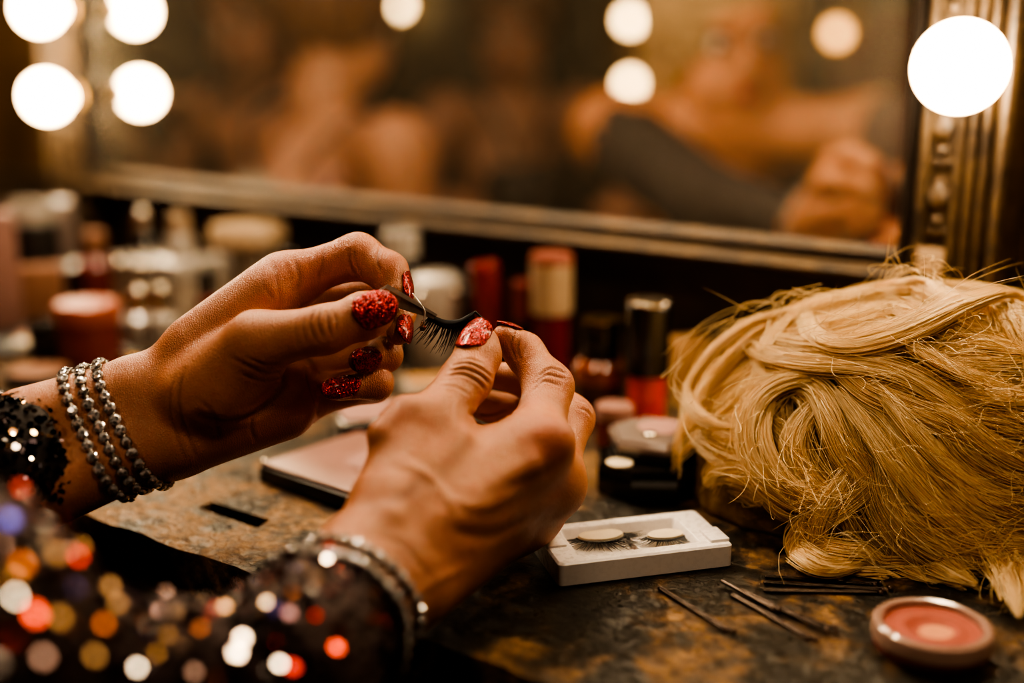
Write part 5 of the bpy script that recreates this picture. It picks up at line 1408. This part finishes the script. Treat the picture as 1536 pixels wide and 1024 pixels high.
# ------------------------------------------------------------------ the other performers, seated behind, seen in the mirror
def virt(u, v, D): return mirrored(P(u, v, D))
def stool_at(p, zt, label):
    t = empty('stool', (p[0], p[1], 0), 0, label, 'stool')
    lathe('seat', [(0, zt-.04), (.155, zt-.04), (.17, zt-.03), (.17, zt-.008), (.15, zt), (0, zt)], M['stool'], t, 28)
    for a in (.8, 2.37, 3.94, 5.5):
        tube('leg', [(.13*math.cos(a), .13*math.sin(a), zt-.03), (.17*math.cos(a), .17*math.sin(a), 0)], .016, M['stool'], t, 10)
    return t
def other(label, J, dressmat, hairm, hairshape, h=.009, strap=True, dress_top=.0, hand_dir=None):
    prims, R, at = figure_prims(J); g = lambda k: np.asarray(J[k], float)
    root = empty('person', (J['pelvis'][0], J['pelvis'][1], 0), 0, label, 'person'); o_ = np.array([J['pelvis'][0], J['pelvis'][1], 0])
    hands = [simple_hand(g('wrist_'+s), g('elbow_'+s), R[1]*.3+np.array([0, 0, -.6])) for s in 'lr']
    V, Q = body_mesh(prims, hands, .0055, .028); b = npobj('body', V, Q, M['skin_far'], root); put_tone(b.data, None, len(V))
    face_parts(root, R, at)
    H = g('head')
    hp = [ell(H+R[2]*.032-R[1]*.030, (.090, .105, .100), R)]
    if hairshape == 'long': hp += [cap(H-R[1]*.05+R[0]*s*.055, g('neck')-R[1]*.06+R[0]*s*.07-R[2]*.10, .050, .04) for s in (-1, 1)]
    else: hp += [ell(H-R[1]*.10+R[2]*.06, (.055, .055, .05), R)]
    shell('hair', hp, .008, .006, [(H+R[1]*.058, R[1]-R[2]*.45)], M[hairm], root, .02, .004)
    ch, pel = g('chest'), g('pelvis'); ud = unit(ch-pel)
    tor = [ell(ch-ud*.03, (.158, .118, .15)), cap(ch-ud*.08, pel+ud*.08, .122, .130), ell(pel, (.185, .145, .13))]
    for s in 'lr': tor += [cap(g('hip_'+s), g('knee_'+s), .098, .075), cap(g('knee_'+s), g('foot_'+s)+[0, 0, .22], .075, .085)]
    shell('dress', tor, .010, .009, [(ch+ud*(.045+dress_top), ud), (V3(0, 0, .25), (0, 0, -1))], M[dressmat], root, .05, .002)
    if strap:
        fr = unit(np.cross(g('shoulder_l')-g('shoulder_r'), ud)); fr = fr if fr@R[1] > 0 else -fr
        for s in 'lr':
            sh = g('shoulder_'+s)*.62+g('neck')*.38
            pts = spline([ch+ud*.03+fr*.118+(sh-ch)*.25, ch+ud*.11+fr*.105+(sh-ch-ud*.1)*.5, sh+ud*.048+fr*.01, sh-fr*.085-ud*.02, ch+ud*.02-fr*.115], 26)
            tube('strap', pts, .0085, M[dressmat], root, 8, .5)
    for o in root.children:
        if o.name.startswith('eye'): o.matrix_basis = Matrix.Translation(Vector(-o_)) @ o.matrix_basis
        elif o.type == 'MESH': o.data.transform(Matrix.Translation(Vector(-o_)))
    return root
def seated(head, yawdir, lean, scale=1.0, arms='down', twist=0.0):
    "joint set for a person on a stool, head at the given point, looking along yawdir"
    f = unit([yawdir[0], yawdir[1], 0]); sd = np.array([f[1], -f[0], 0]); z = np.array([0, 0, 1.0])     # sd = the person's right
    H = np.asarray(head, float); J = dict(head=H, face=f)
    J['neck'] = H-z*.125-f*.035; J['chest'] = H-z*.33-f*(.05+lean*.3); J['pelvis'] = H-z*.66-f*(.10+lean)
    bd = unit(f*math.cos(twist)+sd*math.sin(twist)); bs = np.array([bd[1], -bd[0], 0])
    J['shoulder_r'] = H-z*.205-f*.03+bs*.165; J['shoulder_l'] = H-z*.205-f*.03-bs*.165
    zf = J['pelvis'][2]
    for s, k in (('r', 1), ('l', -1)):
        J['hip_'+s] = J['pelvis']+bs*k*.09-z*.02; J['knee_'+s] = J['pelvis']+bs*k*.11+bd*.40-z*.02; J['foot_'+s] = np.array([*(J['knee_'+s][:2]-bd[:2]*.04), .02])
        if arms == 'down': J['elbow_'+s] = J['shoulder_'+s]-z*.26+bs*k*.06-bd*.02; J['wrist_'+s] = J['elbow_'+s]+bd*.20-z*.10-bs*k*.05
        elif arms == 'face': J['elbow_'+s] = J['shoulder_'+s]-z*.20+bs*k*.09+bd*.10; J['wrist_'+s] = J['elbow_'+s]+bd*.12+z*.17-bs*k*.08
        else: J['elbow_'+s] = J['shoulder_'+s]-z*.18+bs*k*.10+bd*.14; J['wrist_'+s] = J['elbow_'+s]+bd*.22+z*.02-bs*k*.08
    return J
toM = -wn
a = virt(372, 22, 2.5)
J = seated(a, unit(toM+wd*-.25), .02, arms='face', twist=-.35); other('performer with red lips and dark straps, reflected in the mirror beside the lower lamp', J, 'dress_grey', 'hair_brown', 'long'); stool_at(J['pelvis'], J['pelvis'][2]-.17, 'wooden stool under the red lipped performer')
b = virt(508, 30, 2.0)
J = seated(b, unit(-toM+wd*-.25), .0, arms='down', twist=.2); other('performer turned away with a broad bare lit shoulder, reflected mid mirror', J, 'dress_grey', 'hair_brown', 'bun', strap=True, dress_top=-.05); stool_at(J['pelvis'], J['pelvis'][2]-.17, 'wooden stool under the performer turned away')
c = virt(770, 40, 2.75)
J = seated(c, unit(toM+wd*-.5), .03, arms='reach', twist=.3); other('performer with bare arms reaching forward, reflected between the turned shoulder and the bulbs', J, 'dress', 'hair_brown', 'bun', strap=True); stool_at(J['pelvis'], J['pelvis'][2]-.17, 'wooden stool under the performer with reaching arms')
stool_at(np.array([*JP['pelvis'][:2], 0]), JP['pelvis'][2]-.17, 'wooden stool under the performer with tweezers')
# ------------------------------------------------------------------ camera and picture settings
cam = bpy.data.cameras.new('camera'); cam.sensor_width = 36; cam.lens = F/1536*36; cam.clip_start = .01
cam.dof.use_dof = True; cam.dof.focus_distance = .600; cam.dof.aperture_fstop = (cam.lens/1000)/.0235
cam.dof.aperture_blades = 0
co = bpy.data.objects.new('camera', cam); link(co); co.location = Vector(CAM); co.rotation_euler = (PI/2-PITCH, 0, 0); SC.camera = co
w = bpy.data.worlds.new('room_air'); SC.world = w; w.use_nodes = True
w.node_tree.nodes['Background'].inputs[0].default_value = (.9, .6, .35, 1); w.node_tree.nodes['Background'].inputs[1].default_value = .004
SC.view_settings.view_transform = 'AgX'; SC.view_settings.look = 'AgX - High Contrast'; SC.view_settings.exposure = EXPOSURE
SC.cycles.caustics_reflective = False; SC.cycles.caustics_refractive = False
SC.cycles.sample_clamp_indirect = 6.0; SC.cycles.max_bounces = 8; SC.cycles.glossy_bounces = 6; SC.cycles.transmission_bounces = 6
SC.cycles.use_denoising = True
